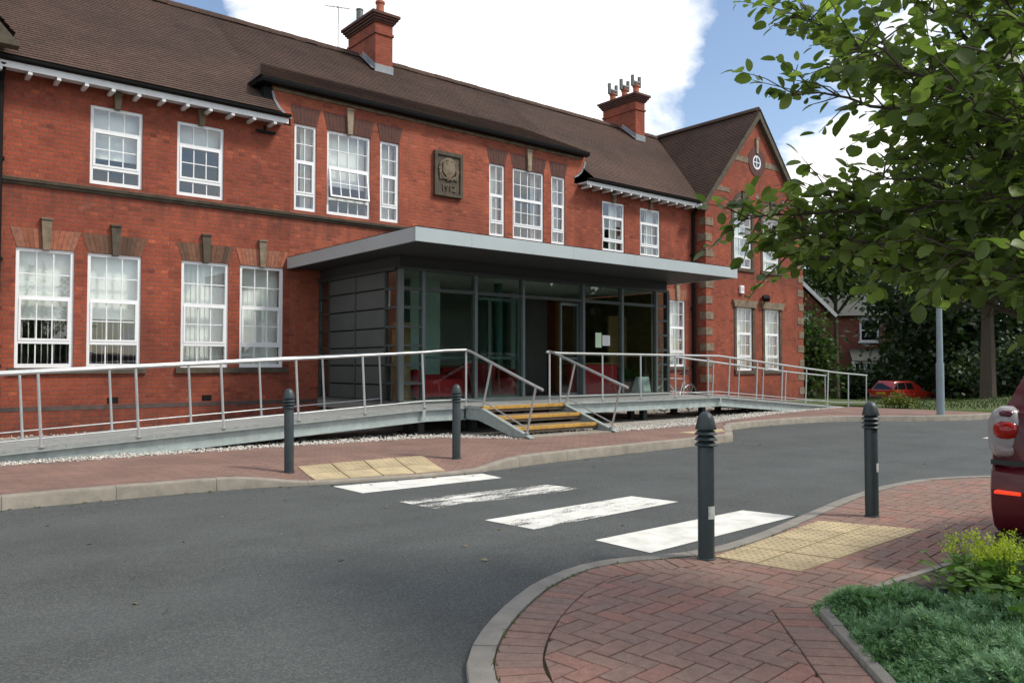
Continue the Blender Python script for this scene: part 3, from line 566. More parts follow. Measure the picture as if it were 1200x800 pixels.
# windows
PANE = {}
def pane(parent, x0, x1, z0, z1, Y, mat=GLASS, tilt=.12, axis=1):
    k = (round(x1 - x0, 3), round(z1 - z0, 3), mat.name, axis); w, h = (x1 - x0) / 2, (z1 - z0) / 2
    if k not in PANE:
        m = MB(); m.box(-w, w, -.002, .002, -h, h) if axis == 1 else m.box(-.002, .002, -w, w, -h, h); PANE[k] = m.mesh('pane', mat)
    c = ((x0 + x1) / 2, Y, (z0 + z1) / 2) if axis == 1 else (Y, (x0 + x1) / 2, (z0 + z1) / 2)
    return inst('pane', PANE[k], c, parent, (R(rnd.gauss(0, tilt)), 0, R(rnd.gauss(0, tilt))))
def window(x0, x1, z0, z1, Y, cols, fr, rows=(2, 2, 1), blind=None, opened=False, fw=.052):
    h = z1 - z0; ya, yb = Y + .03, Y + .10; m = MB(); m.box(x0, x0 + fw, ya, yb, z0, z1); m.box(x1 - fw, x1, ya, yb, z0, z1); m.box(x0 + fw, x1 - fw, ya, yb, z1 - .055, z1); m.box(x0 + fw, x1 - fw, ya, yb, z0, z0 + .065)
    t1, t2 = z1 - fr[0] * h, z1 - fr[1] * h
    for t in (t1, t2): m.box(x0 + fw, x1 - fw, ya - .004, yb, t - .026, t + .026)
    win = m.build('window', WHITE, B)
    secs = [(z1 - .055, t1 + .026, rows[0], 0), (t1 - .026, t2 + .026, rows[1], 1), (t2 - .026, z0 + .065, rows[2], 0)]
    s = MB(); bars = MB()
    for top, bot, nr_, sash in secs:
        xa, xb = x0 + fw, x1 - fw; off = 0
        if sash:
            sf = .034
            if opened:
                ang = R(8.5); hh = top - bot; rot = lambda x, y, z: (x, ya - .01 + (y - ya) * math.cos(ang) - (top - z) * math.sin(ang), top - (top - z) * math.cos(ang) - (y - ya) * math.sin(ang))
                o = MB(); o.box(xa, xa + sf, ya - .01, ya + .03, bot, top); o.box(xb - sf, xb, ya - .01, ya + .03, bot, top); o.box(xa + sf, xb - sf, ya - .01, ya + .03, top - sf, top); o.box(xa + sf, xb - sf, ya - .01, ya + .03, bot, bot + sf)
                for c in range(1, cols): xm = xa + sf + (xb - xa - 2 * sf) * c / cols; o.box(xm - .009, xm + .009, ya - .004, ya + .02, bot + sf, top - sf)
                zm = (top + bot) / 2; o.box(xa + sf, xb - sf, ya - .002, ya + .018, zm - .009, zm + .009); o.v = [rot(*p) for p in o.v]; sh = o.build('open_casement', WHITE, win)
                o = MB(); o.box(xa + sf, xb - sf, ya + .008, ya + .012, bot + sf, top - sf); o.v = [rot(*p) for p in o.v]; o.build('pane', GLASS, win); continue
            s.box(xa, xa + sf, ya - .012, ya + .04, bot, top); s.box(xb - sf, xb, ya - .012, ya + .04, bot, top); s.box(xa + sf, xb - sf, ya - .012, ya + .04, top - sf * .6, top); s.box(xa + sf, xb - sf, ya - .012, ya + .04, bot, bot + sf)
            xa += sf; xb -= sf; top -= sf * .6; bot += sf
        w = (xb - xa) / cols; hh = (top - bot) / nr_
        for c in range(1, cols): bars.box(xa + w * c - .0085, xa + w * c + .0085, ya + .012, ya + .04, bot, top)
        for r_ in range(1, nr_): bars.box(xa, xb, ya + .014, ya + .038, bot + hh * r_ - .0085, bot + hh * r_ + .0085)
        for c in range(cols):
            for r_ in range(nr_): pane(win, xa + w * c, xa + w * (c + 1), bot + hh * r_, bot + hh * (r_ + 1), ya + .026)
    if s.v: s.build('sash', WHITE, win)
    if bars.v: bars.build('glazing_bars', WHITE, win)
    if blind:
        kind, a = blind; bl = MB()
        if kind == 'both': zr2 = z1 - a * h; bl.box(x0 + .02, x1 - .02, Y + .20, Y + .205, zr2, z1); bl.box(x0 + .02, x1 - .02, Y + .195, Y + .21, zr2 - .02, zr2 - .001); kind, a = 'vertical', 1.32
        if kind == 'vertical':
            n = int((x1 - x0) / .085)
            for i in range(n):
                x = x0 + (i + .5) * (x1 - x0) / n; ang = a + rnd.uniform(-.03, .03); dx, dy = .048 * math.cos(ang), .048 * math.sin(ang); zb = z0 + .02
                bl.obox((x - dx, Y + .27 - dy, (zb + z1) / 2), (x + dx, Y + .27 + dy, (zb + z1) / 2), .004, z1 - zb)
        elif kind == 'roller': bl.box(x0 + .02, x1 - .02, Y + .24, Y + .245, z1 - a * h, z1); bl.box(x0 + .02, x1 - .02, Y + .235, Y + .25, z1 - a * h - .02, z1 - a * h)
        elif kind == 'curtain':
            for sa_, sb in a:
                n = max(3, int((sb - sa_) * (x1 - x0) / .06))
                for i in range(n):
                    u0, u1 = x0 + (sa_ + (sb - sa_) * i / n) * (x1 - x0), x0 + (sa_ + (sb - sa_) * (i + 1) / n) * (x1 - x0)
                    bl.add([(u0, Y + .26 + .012 * (i % 2), z0), (u1, Y + .26 + .012 * ((i + 1) % 2), z0), (u1, Y + .26 + .012 * ((i + 1) % 2), z1), (u0, Y + .26 + .012 * (i % 2), z1)], [(0, 1, 2, 3)])
        if bl.v: bl.build('blind', BLIND, win)
    return win
FG, FU, FB = (.41, .785), (.31, .785), (.43, .81)
for i, (a, b) in enumerate(G): window(a, b, GS, GT, D, 3, FG, blind=(('both', .58), ('both', .56), ('vertical', .2), ('vertical', .12))[i])
for i, (a, b) in enumerate(U): window(a, b, US, UT, D, 3, FU, (1, 2, 1), blind=('roller', (.62, .30)[i]))
for i, (a, b) in enumerate(U2): window(a, b, US, UT, D, 3, FU, (1, 2, 1), blind=('curtain', [(.55, 1)] if i else [(.0, .3), (.6, 1)]))
for i, (a, b) in enumerate(BB): window(a, b, BS, BT, D, 4 if i in (1, 4) else 2, FB, blind=[('curtain', [(.5, 1)]), ('roller', .62), ('curtain', [(0, 1)]), ('curtain', [(.0, 1)]), ('curtain', [(.78, 1)]), ('curtain', [(.4, 1)])][i], opened=(i == 1))
window(*G5, GS, GT, D, 3, FG, blind=('curtain', [(0, 1)]))
for a, b in GW: window(a, b, 1.08, 3.03, YW, 3, FG, blind=('curtain', [(0, 1)]))
for a, b in LWX: window(a, b, 1.08, 3.03, YW, 3, FG, blind=('curtain', [(0, 1)])); window(a, b, 4.25, 5.95, YW, 3, FB, blind=('curtain', [(.3, 1)]))
for a, b in UW: window(a, b, 4.25, 5.95, YW, 3, FB, (2, 2, 1), blind=('curtain', [(.3, 1)]))
# sills, arches, keystones
m = MB(); m.box(1.9, 3.97, D - .05, D + .02, GS - .1, GS - .002); m.build('stone_sill', STONED, B)
m = MB(); m.box(4.47, 6.57, D - .05, D + .02, GS - .1, GS - .002); m.build('stone_sill', STONED, B)
m = MB(); m.box(18.1, 19.05, D - .05, D + .02, GS - .1, GS - .002); m.build('stone_sill', STONED, B)
def flat_arch(x0, x1, z, zt, Y, mat, sp=.13, n=13):
    m = MB()
    for i in range(n):
        a, b = i / n, (i + 1) / n; g_ = .0022; xa, xb = x0 + (x1 - x0) * a, x0 + (x1 - x0) * b; ta, tb = x0 - sp + (x1 - x0 + 2 * sp) * a, x0 - sp + (x1 - x0 + 2 * sp) * b; p = rnd.uniform(.004, .009)
        m.prism([(xa + g_, z), (xb - g_, z), (tb - g_, zt), (ta + g_, zt)], 1, Y - p, Y + .025)
    return m.build('flat_arch', mat, B)
def keystone(x, z0, z1, Y, w0=.1, w1=.15, mat=STONE, p=.06):
    m = MB(); m.prism([(x - w0 / 2, z0), (x + w0 / 2, z0), (x + w1 / 2, z1 - .04), (x + w1 / 2, z1), (x - w1 / 2, z1), (x - w1 / 2, z1 - .04)], 1, Y - p, Y + .03); m.prism([(x - w1 / 2 - .01, z1), (x + w1 / 2 + .01, z1), (x + w1 / 2 + .01, z1 + .03), (x - w1 / 2 - .01, z1 + .03)], 1, Y - p - .02, Y - .001); return m.build('keystone', mat, B)
for (a, b), mt in zip(G, (VRED, VDARK, VDARK, VRED)): flat_arch(a + .01, b - .01, GT + .002, GT + .32, D, mt, .10); keystone((a + b) / 2, GT - .02, 3.62, D, mat=STONED if mt is VDARK else STONE)
flat_arch(G5[0], G5[1], GT + .002, GT + .32, D, VRED, .10); keystone(sum(G5) / 2, GT - .02, 3.6, D, mat=STONEL)
for a, b in U + U2: keystone((a + b) / 2, UT - .02, 5.9, D, .09, .12)
for k, (a, b) in enumerate(BB):
    flat_arch(a, b, BT + .003, BT + .36, D, VMAR, .085, 7 if k not in (1, 4) else 13)
    if k in (1, 4): keystone((a + b) / 2, BT - .02, 6.54, D, .10, .15, STONEL)
# string course, plinth course, air bricks
m = MB()
for x0, x1 in ((1.52, 19.39),):
    m.prism([(D + .02, 4.14), (D - .03, 4.15), (D - .045, 4.19), (D - .075, 4.20), (D - .085, 4.245), (D + .02, 4.275)], 0, x0, x1)
m.build('string_course', STONED, B)
PLI = M('blue_brick_course', (.075, .052, .046), .8, .4, 6, .3, 30)
for xa, xb in ((1.51, 7.2), (14.45, 19.38)): m = MB(); m.box(xa, xb, D - .006, D + .02, .50, .575); m.build('plinth_course', PLI, B)
for x in (3.445, 5.03):
    m = MB(); m.box(x - .085, x + .085, D - .008, D + .02, .60, .70)
    m.build('air_brick', BLACK, B)
# plaque with relief
m = MB(); m.box(10.0, 10.77, D - .05, D + .02, 5.07, 6.08); pl = m.build('stone_plaque', STONED, B)
m = MB(); m.box(10.0, 10.77, D - .085, D - .051, 5.07, 5.145); m.box(10.0, 10.77, D - .085, D - .051, 6.0, 6.08); m.box(10.0, 10.07, D - .085, D - .051, 5.145, 6.0); m.box(10.70, 10.77, D - .085, D - .051, 5.145, 6.0); m.build('plaque_frame', STONED, pl)
m = MB()
m.prism([(10.22, 5.86), (10.32, 5.95), (10.45, 5.95), (10.55, 5.86), (10.55, 5.62), (10.385, 5.45), (10.22, 5.62)], 1, D - .085, D - .051)
for i in range(14):
    a = i / 14 * 6.283; m.tube([(10.385 + .25 * math.cos(a), D - .06, 5.68 + .25 * math.sin(a)), (10.385 + .27 * math.cos(a + .5), D - .075, 5.68 + .21 * math.sin(a + .5))], .026, 6)
for x in (10.16, 10.2, 10.57, 10.61): m.tube([(x, D - .06, 5.45), (x + .03 * (1 if x > 10.4 else -1), D - .07, 5.62), (x - .02, D - .06, 5.78)], .022, 6)
m.build('crest_relief', STONE, pl)
cu = bpy.data.curves.new('date_relief', 'FONT'); cu.body = '1912'; cu.size = .2; cu.extrude = .014; cu.align_x = 'CENTER'; cu.materials.append(STONE)
to = bpy.data.objects.new('tmp_text', cu); COL.objects.link(to); dg = bpy.context.evaluated_depsgraph_get(); me = bpy.data.meshes.new_from_object(to.evaluated_get(dg)); bpy.data.objects.remove(to)
me.name = 'date_relief'; o = bpy.data.objects.new('date_relief', me); COL.objects.link(o); o.parent = pl; o.location = V3((10.385, D - .062, 5.2)) - ORG[pl.name]; o.rotation_euler = (R(90), 0, 0)
# eaves, gutters
def eave(x0, x1, z=5.98):
    m = MB(); m.box(x0, x1, D - .32, D + .01, z - .02, z + .012); m.box(x0, x1, D - .34, D - .322, z - .075, z + .03); m.build('eaves_fascia', WPAINT, B)
    m = MB(); m.prism([(D - .44, z + .09), (D - .43, z + .05), (D - .40, z + .035), (D - .36, z + .04), (D - .343, z + .09)], 0, x0 - .02, x1 + .02); m.build('gutter', BLACK, B)
    n = int((x1 - x0) / .375)
    for i in range(n):
        x = x0 + (i + .35) * (x1 - x0) / n; m = MB(); m.box(x - .03, x + .03, D - .335, D - .002, z - .125, z - .0765); m.build('eaves_bracket', WPAINT, B)
eave(1.55, 6.42); eave(14.55, 19.2)
m = MB(); m.prism([(D - .23, 6.74), (D - .21, 6.695), (D - .1, 6.685), (D + .02, 6.725), (D + .02, 6.79), (D - .24, 6.79)], 0, 5.93, 14.76)
m.prism([(5.90, 6.788), (5.93, 6.70), (6.2, 6.66), (6.2, 6.788)], 1, D + .021, D + .62); m.prism([(14.71, 6.788), (14.71, 6.70), (14.73, 6.70), (14.76, 6.788)], 1, D + .021, D + .62); m.build('bay_gutter', BLACK, B)
m = MB(); m.box(6.24, 14.66, D - .03, D - .001, 6.62, 6.684); m.build('bay_cornice', STONE, B)
m = MB(); m.box(6.05, 6.21, D - .02, D + .45, 6.25, 6.655); m.build('bay_end_trim', BLACK, B)
m = MB(); m.box(5.9, 6.28, D - .05, D - .035, 5.73, 5.78); m.box(6.05, 6.09, D - .05, D - .035, 5.781, 5.87); m.build('pipe_bracket', BLACK, B)
for x in (1.735, 19.26):
    m = MB(); m.tube([(x, D - .07, .15), (x, D - .07, 5.75), (x, D - .33, 5.98)], .045, 10); [m.box(x - .07, x + .07, D - .08, D - .001, z, z + .05) for z in (1.2, 2.9, 4.5)]; m.build('downpipe', BLACK, B, smooth=True)
# roofs
def roofstrip(m, e0, e1, r1, r0, n, th=.02):
    e0, e1, r1, r0 = map(V3, (e0, e1, r1, r0)); nn = (e1 - e0).cross(r0 - e0).normalized()
    if nn.z < 0: nn = -nn
    for i in range(n):
        a, b = i / n, (i + 1) / n; A, B_, C, D_ = e0.lerp(r0, a), e1.lerp(r1, a), e1.lerp(r1, b), e0.lerp(r0, b); j = rnd.uniform(.93, 1.07)
        m.add([A + nn * th * j, B_ + nn * th * j, C + nn * .002, D_ + nn * .002], [(0, 1, 2, 3)]); m.add([A, B_, B_ + nn * th * j, A + nn * th * j], [(0, 1, 2, 3)])
zmr = lambda y: 6.09 + (9.33 - 6.09) / (18.5 - D + .42) * (y - D + .42)
m = MB(); roofstrip(m, (-7.2, D - .42, 6.09), (6.22, D - .42, 6.09), (6.22, 18.5, 9.33), (-7.2, 18.5, 9.33), 50, .010); roofstrip(m, (14.72, D - .42, 6.09), (19.16, D - .42, 6.09), (XC, 18.5, 9.33), (14.72, 18.5, 9.33), 50, .010); roofstrip(m, (6.22, 15.3, zmr(15.3)), (14.72, 15.3, zmr(15.3)), (14.72, 18.5, 9.33), (6.22, 18.5, 9.33), 40, .013)
roofstrip(m, (5.90, D - .22, 6.792), (14.76, D - .22, 6.792), (13.9, 16.75, 7.84), (6.75, 16.75, 7.84), 21, .013)
for x, x2 in ((5.90, 6.75), (14.76, 13.9)): m.add([(x, D - .22, 6.792), (x2, 16.75, 7.84), (x, D + .48, 6.792)], [(0, 1, 2)])
m.add([(-7.2, 23.2, 6.09), (25, 23.2, 6.09), (25, 18.5, 9.33), (-7.2, 18.5, 9.33)], [(0, 1, 2, 3)]); roof = m.build('roof', ROOF, B, fix=False)
m = MB(); roofstrip(m, (19.10, YW - .16, 5.98), (19.10, D - .42, 5.98), (XC, 18.5, 9.36), (XC, YW - .16, 9.36), 52); m.build('wing_roof', ROOFY, B, fix=False); m = MB(); roofstrip(m, (25.02, 23, 5.98), (25.02, YW - .16, 5.98), (XC, YW - .16, 9.36), (XC, 23, 9.36), 52); m.build('wing_roof', ROOFY, B, fix=False); m = MB()
roofstrip(m, (1.84, YW - .2, 6.36), (1.84, 15.2, 6.36), (-2.6, 19, 11.1), (-2.6, YW - .2, 11.1), 60); m.build('wing_roof', ROOFY, B, fix=False)
rt = MB(); rt.prism([(-.13, -.09), (-.10, -.01), (-.05, .045), (0, .06), (.05, .045), (.10, -.01), (.13, -.09), (.10, -.09), (0, .03), (-.10, -.09)], 0, -.148, .148); rtm = rt.mesh('ridge_tile', ROOF)
for i in range(62):
    x = 3.6 + i * .3
    if 10.0 < x < 10.8 or 19.95 < x < 20.7: continue
    inst('ridge_tile', rtm, (x, 18.5, 9.36 + rnd.uniform(-.006, .006)), roof, (R(rnd.uniform(-2, 2)), 0, 0))
for i in range(14): inst('ridge_tile', rtm, (XC, YW + .05 + i * .3, 9.39), roof, (0, 0, R(90)))
# gable trim of the wing
m = MB()
for s in (-1, 1):
    w = XC - 19.06
    m.prism([(XC + s * w, 5.93), (XC + s * (w - .22), 5.93), (XC, 9.07), (XC, 9.30)], 1, YW - .14, YW - .004)
m.build('gable_coping', STONED, B)
m = MB(); m.box(19.06, 19.38, YW - .12, YW - .002, 5.80, 5.90); m.build('gable_eaves', STONED, B); m = MB(); m.box(19.02, 19.058, YW - .14, D - .35, 5.86, 5.95); m.build('eaves_fascia', WPAINT, B)
m = MB(); m.prism([(1.88, 6.22), (1.55, 6.22), (-2.6, 10.7), (-2.6, 11.06)], 1, YW - .24, YW - .1); m.box(1.5, 1.9, YW - .3, YW - .09, 6.14, 6.215); m.build('gable_coping', STONED, B)
for xa, xb, za, zb in ((19.95, 20.62, 6.52, 6.66), (21.95, 22.17, 6.52, 6.66), (23.48, 24.2, 6.52, 6.66), (20.78, 21.60, 7.58, 7.76), (22.52, 23.34, 7.58, 7.76)): m = MB(); m.box(xa, xb, YW - .012, YW + .02, za, zb); m.build('stone_band', STONE, B)
def disc(m, x, z, r0, r1, y0, y1, n=32):
    for i in range(n):
        a, b = 2 * math.pi * i / n, 2 * math.pi * (i + 1) / n
        m.prism([(x + r0 * math.cos(a), z + r0 * math.sin(a)), (x + r1 * math.cos(a), z + r1 * math.sin(a)), (x + r1 * math.cos(b), z + r1 * math.sin(b)), (x + r0 * math.cos(b), z + r0 * math.sin(b))], 1, y0, y1)
m = MB(); disc(m, XC, 7.68, .227, .46, YW - .02, YW + .02); rw = m.build('round_window', VMAR, B)
m = MB(); disc(m, XC, 7.68, .17, .225, YW - .012, YW + .02); m.box(XC - .015, XC + .015, YW - .008, YW + .01, 7.50, 7.86); m.box(XC - .17, XC + .17, YW - .007, YW + .01, 7.665, 7.695); m.build('round_frame', WHITE, rw, smooth=False)
m = MB(); m.prism([(XC + .17 * math.cos(i * .3927), 7.68 + .17 * math.sin(i * .3927)) for i in range(16)], 1, YW - .004, YW - .001); m.build('pane', CGLASS, rw)
keystone(XC, 7.96, 8.42, YW, .1, .14, STONEL, .05)
for a, b in GW:
    m = MB(); m.box(a - .12, a - .002, YW - .02, YW + .05, 1.0, 3.031); m.box(b + .002, b + .13, YW - .02, YW + .05, 1.0, 3.031); m.build('stone_jamb', STONED, B)
    m = MB(); m.prism([(a - .16, 3.034), (b + .17, 3.034), (b + .17, 3.12), (b + .23, 3.2), (b + .23, 3.25), (a - .22, 3.25), (a - .22, 3.2), (a - .16, 3.12)], 1, YW - .07, YW + .02); m.build('stone_head', STONE, B)
    m = MB(); m.box(a - .12, b + .13, YW - .05, YW + .02, .97, 1.078); m.build('stone_sill', STONED, B)
for a, b in UW:
    c, r = (a + b) / 2, (b - a) / 2 + .02
    m = MB(); m.box(a - .11, a - .002, YW - .02, YW + .05, 4.2, 5.95); m.box(b + .002, b + .11, YW - .02, YW + .05, 4.2, 5.95); m.build('stone_jamb', STONED, B)
    m = MB(); m.prism([(c + r * math.cos(i * math.pi / 14), 5.953 + r * 1.1 * math.sin(i * math.pi / 14)) for i in range(15)], 1, YW - .012, YW + .02); m.build('stone_tympanum', STONE, B)
    m = MB()
    for i in range(14):
        p, q = i * math.pi / 14, (i + 1) * math.pi / 14; r2 = r + .11
        m.prism([(c + r * math.cos(p), 5.953 + r * 1.1 * math.sin(p)), (c + r2 * math.cos(p), 5.953 + r2 * 1.1 * math.sin(p)), (c + r2 * math.cos(q), 5.953 + r2 * 1.1 * math.sin(q)), (c + r * math.cos(q), 5.953 + r * 1.1 * math.sin(q))], 1, YW - .03, YW + .02)
    m.build('arch_ring', STONED, B); keystone(c, 5.97, 6.62, YW, .09, .13, STONED, .06)
    m = MB(); m.box(a - .13, b + .13, YW - .05, YW + .02, 4.15, 4.248); m.build('stone_sill', STONED, B)
k = 0; z = 5.4
while z > .2:
    w = (.36, .29)[k % 2]; d_ = (.22, .3)[k % 2]; m = MB(); m.bbox(XW0 - .018, XW0 + w, YW - .018, YW + min(d_, .395), z, z + .225, .006); m.build('quoin_block', STONE, B)
    m = MB(); m.bbox(XW1 - w, XW1 + .018, YW - .018, YW + d_, z, z + .225, .006); m.build('quoin_block', STONE, B); z -= .466; k += 1
# chimneys
def chimney(x0, x1, y0, y1, zt, pots):
    zb = 8.0; m = MB(); m.box(x0, x1, y0, y1, zb, zt); m.box(x0 - .03, x1 + .03, y0 - .03, y1 + .03, zt - .30, zt - .24); c = m.build('chimney', BRICK, B)
    m = MB()
    for i, (d0, z0_, z1_) in enumerate(((.035, 0, .05), (.07, .05, .11), (.11, .11, .17))): m.box(x0 - d0, x1 + d0, y0 - d0, y1 + d0, zt + z0_ + .001, zt + z1_)
    m.box(x0 - .15, x1 + .15, y0 - .15, y1 + .15, zt + .171, zt + .24); m.box(x0 + .02, x1 - .02, y0 + .02, y1 - .02, zt + .241, zt + .30); m.build('chimney_cap', STONED if len(pots) < 3 else VMAR, c)
    s = .8127; m = MB(); zr = lambda y: 6.09 + s * (y - D + .42)
    m.add([(x0 - .006, y0 - .02, zr(y0) + .03), (x0 - .006, 18.4, zr(18.4) + .03), (x0 - .006, 18.4, zr(18.4) + .16), (x0 - .006, y0 - .02, zr(y0) + .18)], [(0, 1, 2, 3)])
    m.add([(x0 - .1, y0 - .02, zr(y0) + .035), (x0 - .1, 18.4, zr(18.4) + .035), (x0 - .006, 18.4, zr(18.4) + .04), (x0 - .006, y0 - .02, zr(y0) + .04)], [(0, 1, 2, 3)])
    m.box(x0 - .02, x1 + .02, y0 - .012, y0 - .001, zr(y0) - .02, zr(y0) + .18); m.build('lead_flashing', LEAD, c, fix=False)
    for (px, py, h, kind) in pots:
        z = zt + .30; m = MB()
        if kind != 'pipe': m.lathe((px, py, z), [(.135, 0), (.12, .04), (.105, .08), (.10, h - .07), (.125, h - .06), (.125, h)], 14); pt = m.build('chimney_pot', TERRA, c, smooth=True)
        else: m.lathe((px, py, z), [(.09, 0), (.09, h - .05), (.1, h - .04), (.1, h)], 12); pt = m.build('chimney_pot', COWL, c, smooth=True)
        if kind == 'cowl':
            zc = z + h + .1; m = MB(); m.tube([(px, py, z + h - .02), (px, py, zc)], .06, 8); m.tube([(px - .17, py, zc), (px + .17, py, zc)], .065, 8)
            for sx in (-.17, .17): m.tube([(px + sx, py, zc - .14), (px + sx, py, zc + .22)], .062, 8)
            m.build('chimney_cowl', COWL, c, smooth=True)
    return c
chimney(10.15, 10.66, 17.75, 19.2, 10.03, [(10.4, 17.95, .34, 'plain'), (10.4, 18.45, .16, 'plain'), (10.38, 19.0, .5, 'pipe')])
chimney(20.1, 20.56, 17.8, 19.3, 10.12, [(20.33, 17.98, .30, 'cowl'), (20.33, 18.5, .30, 'cowl'), (20.33, 19.05, .30, 'cowl')])
A = thing('television_aerial', 'thin rooftop television aerial beside the chimney with a single clay pot', 'aerial', (9.95, 19.4, 8.6))
m = MB(); m.tube([(9.95, 19.4, 8.6), (9.95, 19.4, 10.95)], .012, 6); m.build('mast', COWL, A); m = MB(); m.tube([(9.6, 19.5, 10.88), (10.25, 19.3, 10.92)], .008, 6)
for i in range(6): x = 9.65 + i * .11; m.tube([(x, 19.3 - .03 * i, 10.8), (x, 19.65 - .03 * i, 11.0)], .006, 5)
m.build('antenna_bars', COWL, A)
al = MB(); al.bbox(21.05, 21.24, YW - .075, YW - .001, 3.46, 3.70, .015); al = al.build('alarm_box', WPAINT, org=(21.145, YW, 3.46)); tag(al, 'small white alarm box on the brick gable wing wall', 'alarm box')
m = MB(); m.box(21.13, 21.16, YW - .078, YW - .0755, 3.53, 3.63); m.build('red_mark', REDLENS, al)
fl = thing('floodlight', 'small black floodlight fixed to brick wall between the wing windows', 'floodlight', (22.3, YW, 3.36))
m = MB(); m.obox((22.25, YW - .2, 3.30), (22.34, YW - .1, 3.42), .2, .14); m.build('lamp_head', BLACK, fl); m = MB(); m.tube([(22.3, YW - .001, 3.42), (22.3, YW - .14, 3.38)], .02, 6); m.build('arm', BLACK, fl)
# ---------------------------------------------------------------- entrance pavilion
XL, XR, YG = 7.24, 14.41, 11.8; ZD = .565
E = thing('entrance_pavilion', 'modern glazed entrance pavilion with dark grey panels under a flat overhanging canopy', 'entrance pavilion', (10.5, 12, ZD))
m = MB(); m.box(6.60, 14.78, 10.27, D - .01, 3.15, 3.345); can = m.build('canopy', SOFF, E)
m = MB(); m.box(6.58, 14.80, 10.25, D - .012, 3.353, 3.372); m.build('roof_edge_trim', BLACK, can)
xs_ = [6.553, 7.62, 9.88, 11.5, 13.74, 14.83]
for a, b in zip(xs_, xs_[1:]): m = MB(); m.box(a + .0015, b - .0015, 10.224, 10.262, 3.136, 3.352); m.build('fascia_panel', ALU, can)
for a, b in ((10.264, 12.14), (12.14, D - .012)):
    m = MB(); m.box(6.553, 6.592, a + .0015, b - .0015, 3.136, 3.352); m.build('fascia_panel', ALU, can); m = MB(); m.box(14.79, 14.83, a + .0015, b - .0015, 3.136, 3.352); m.build('fascia_panel', ALU, can)
m = MB(); m.box(7.32, 14.33, 11.90, D - .02, 2.93, 2.958); m.build('ceiling', INT, E); m = MB(); m.box(7.32, 14.33, 11.88, D - .02, 2.96, 3.148); m.box(XL + .02, XR - .02, YG + .02, YG + .06, 2.95, 3.148); m.box(XL + .02, XL + .06, YG + .06, D - .02, 2.95, 3.148); m.build('bulkhead', SOFF, E)
m = MB(); m.box(XL + .005, XR - .005, YG - .03, YG + .09, 2.90, 2.955); m.box(XL - .03, XL + .09, YG + .09, D - .015, 2.90, 2.955); m.build('head_rail', ANTHF, E)
m = MB(); m.box(XL - .02, XR + .02, YG - .05, D - .02, .42, ZD + .004); m.build('floor_slab', INTD, E)
m = MB(); m.box(XL + .005, XR - .005, YG - .02, YG + .07, ZD + .005, .64); m.box(XL - .02, XL + .07, YG + .07, D - .015, ZD + .005, .62); m.build('sill_rail', MULL, E)
ML = [7.275, 7.73, 8.885, 10.04, 11.68, 12.86, 13.985, 14.385]
for i, x in enumerate(ML): m = MB(); w = .045 if i in (0, 7) else .03; m.box(x - w, x + w, YG - .025, YG + .085, .641, 2.899); m.build('mullion', MULL if i < 7 else ANTHF, E)
m = MB()
for a, b in zip(ML, ML[1:]): m.box(a + .031 if a > 7.3 else a + .046, b - .031 if b < 14.3 else b - .046, YG - .01, YG + .07, 2.55, 2.61)
m.build('transom', ANTHF, E)
LV = [2.25, 1.92, 1.59, 1.26, .93]
def lrail(*a): m = MB(); m.box(*a); m.build('louvre_rail', ANTHF, E)
for a, b in ((7.321, 7.699), (14.016, 14.339)):
    for z in LV: lrail(a, b, YG - .02, YG + .06, z - .024, z + .024)
for z in [2.58] + LV: lrail(XL - .005, XL + .06, YG + .09, 12.25, z - .02, z + .02); lrail(XL - .005, XL + .06, 14.42, D - .02, z - .02, z + .02)
for a, b in zip(ML, ML[1:]):
    a2, b2 = a + .032, b - .032
    pane(E, a2, b2, 2.611, 2.899, YG + .03, GLASSE, .15)
    if (a, b) in ((7.275, 7.73), (13.985, 14.385)):
        zz_ = [2.55] + LV + [.64]
        for z1_, z0_ in zip(zz_, zz_[1:]): pane(E, a2, b2, z0_ + .025, z1_ - .025, YG + .03, GLASSE, .4)
    elif a == 10.04: continue
    else: pane(E, a2, b2, .641, 2.549, YG + .03, GLASSE, .15)
# sliding door leaf frames
for a, b in ((8.92, 9.30), (9.30, 10.0), (11.13, 11.64)):
    m = MB(); y = YG + .10; m.box(a, a + .035, y, y + .04, .60, 2.53); m.box(b - .035, b, y, y + .04, .60, 2.53); m.box(a + .035, b - .035, y, y + .04, 2.47, 2.53); m.box(a + .035, b - .035, y, y + .04, .60, .68); m.box(a + .035, b - .035, y, y + .04, 1.36, 1.41)
    dl = m.build('sliding_door_leaf', MULL, E); pane(dl, a + .036, b - .036, .682, 2.468, y + .02, GLASSE, .15)
m = MB(); m.box(7.77, 8.85, YG + .07, YG + .11, 1.36, 1.40); m.build('safety_rail', MULL, E)
# west side: cladding panels between glazed strips
m = MB()
for y in (11.86, 12.275, 13.342, 14.4, 14.83): m.box(XL - .012, XL + .06, y - .022, y + .022, .621, 2.899)
m.build('side_mullion', ANTHF, E); m = MB(); m.box(XL + .03, XL + .055, 12.3, 14.38, .62, 2.9); m.build('panel_backing', BLACK, E)
RW = [2.90, 2.595, 2.25, 1.90, 1.565, 1.24, .90, .62]
for y0, y1 in ((12.30, 13.318), (13.366, 14.376)):
    for a, b in zip(RW, RW[1:]): m = MB(); m.box(XL - .004, XL + .028, y0, y1, b + .014, a - .014); m.build('cladding_panel', ANTH, E)
zz_ = [2.9, 2.58] + LV + [.62]
for z1_, z0_ in zip(zz_, zz_[1:]):
    pane(E, 11.885, 12.25, z0_ + .022, z1_ - .022, XL + .025, GLASSE, .4, 0); pane(E, 14.425, 14.805, z0_ + .022, z1_ - .022, XL + .025, GLASSE, .4, 0)
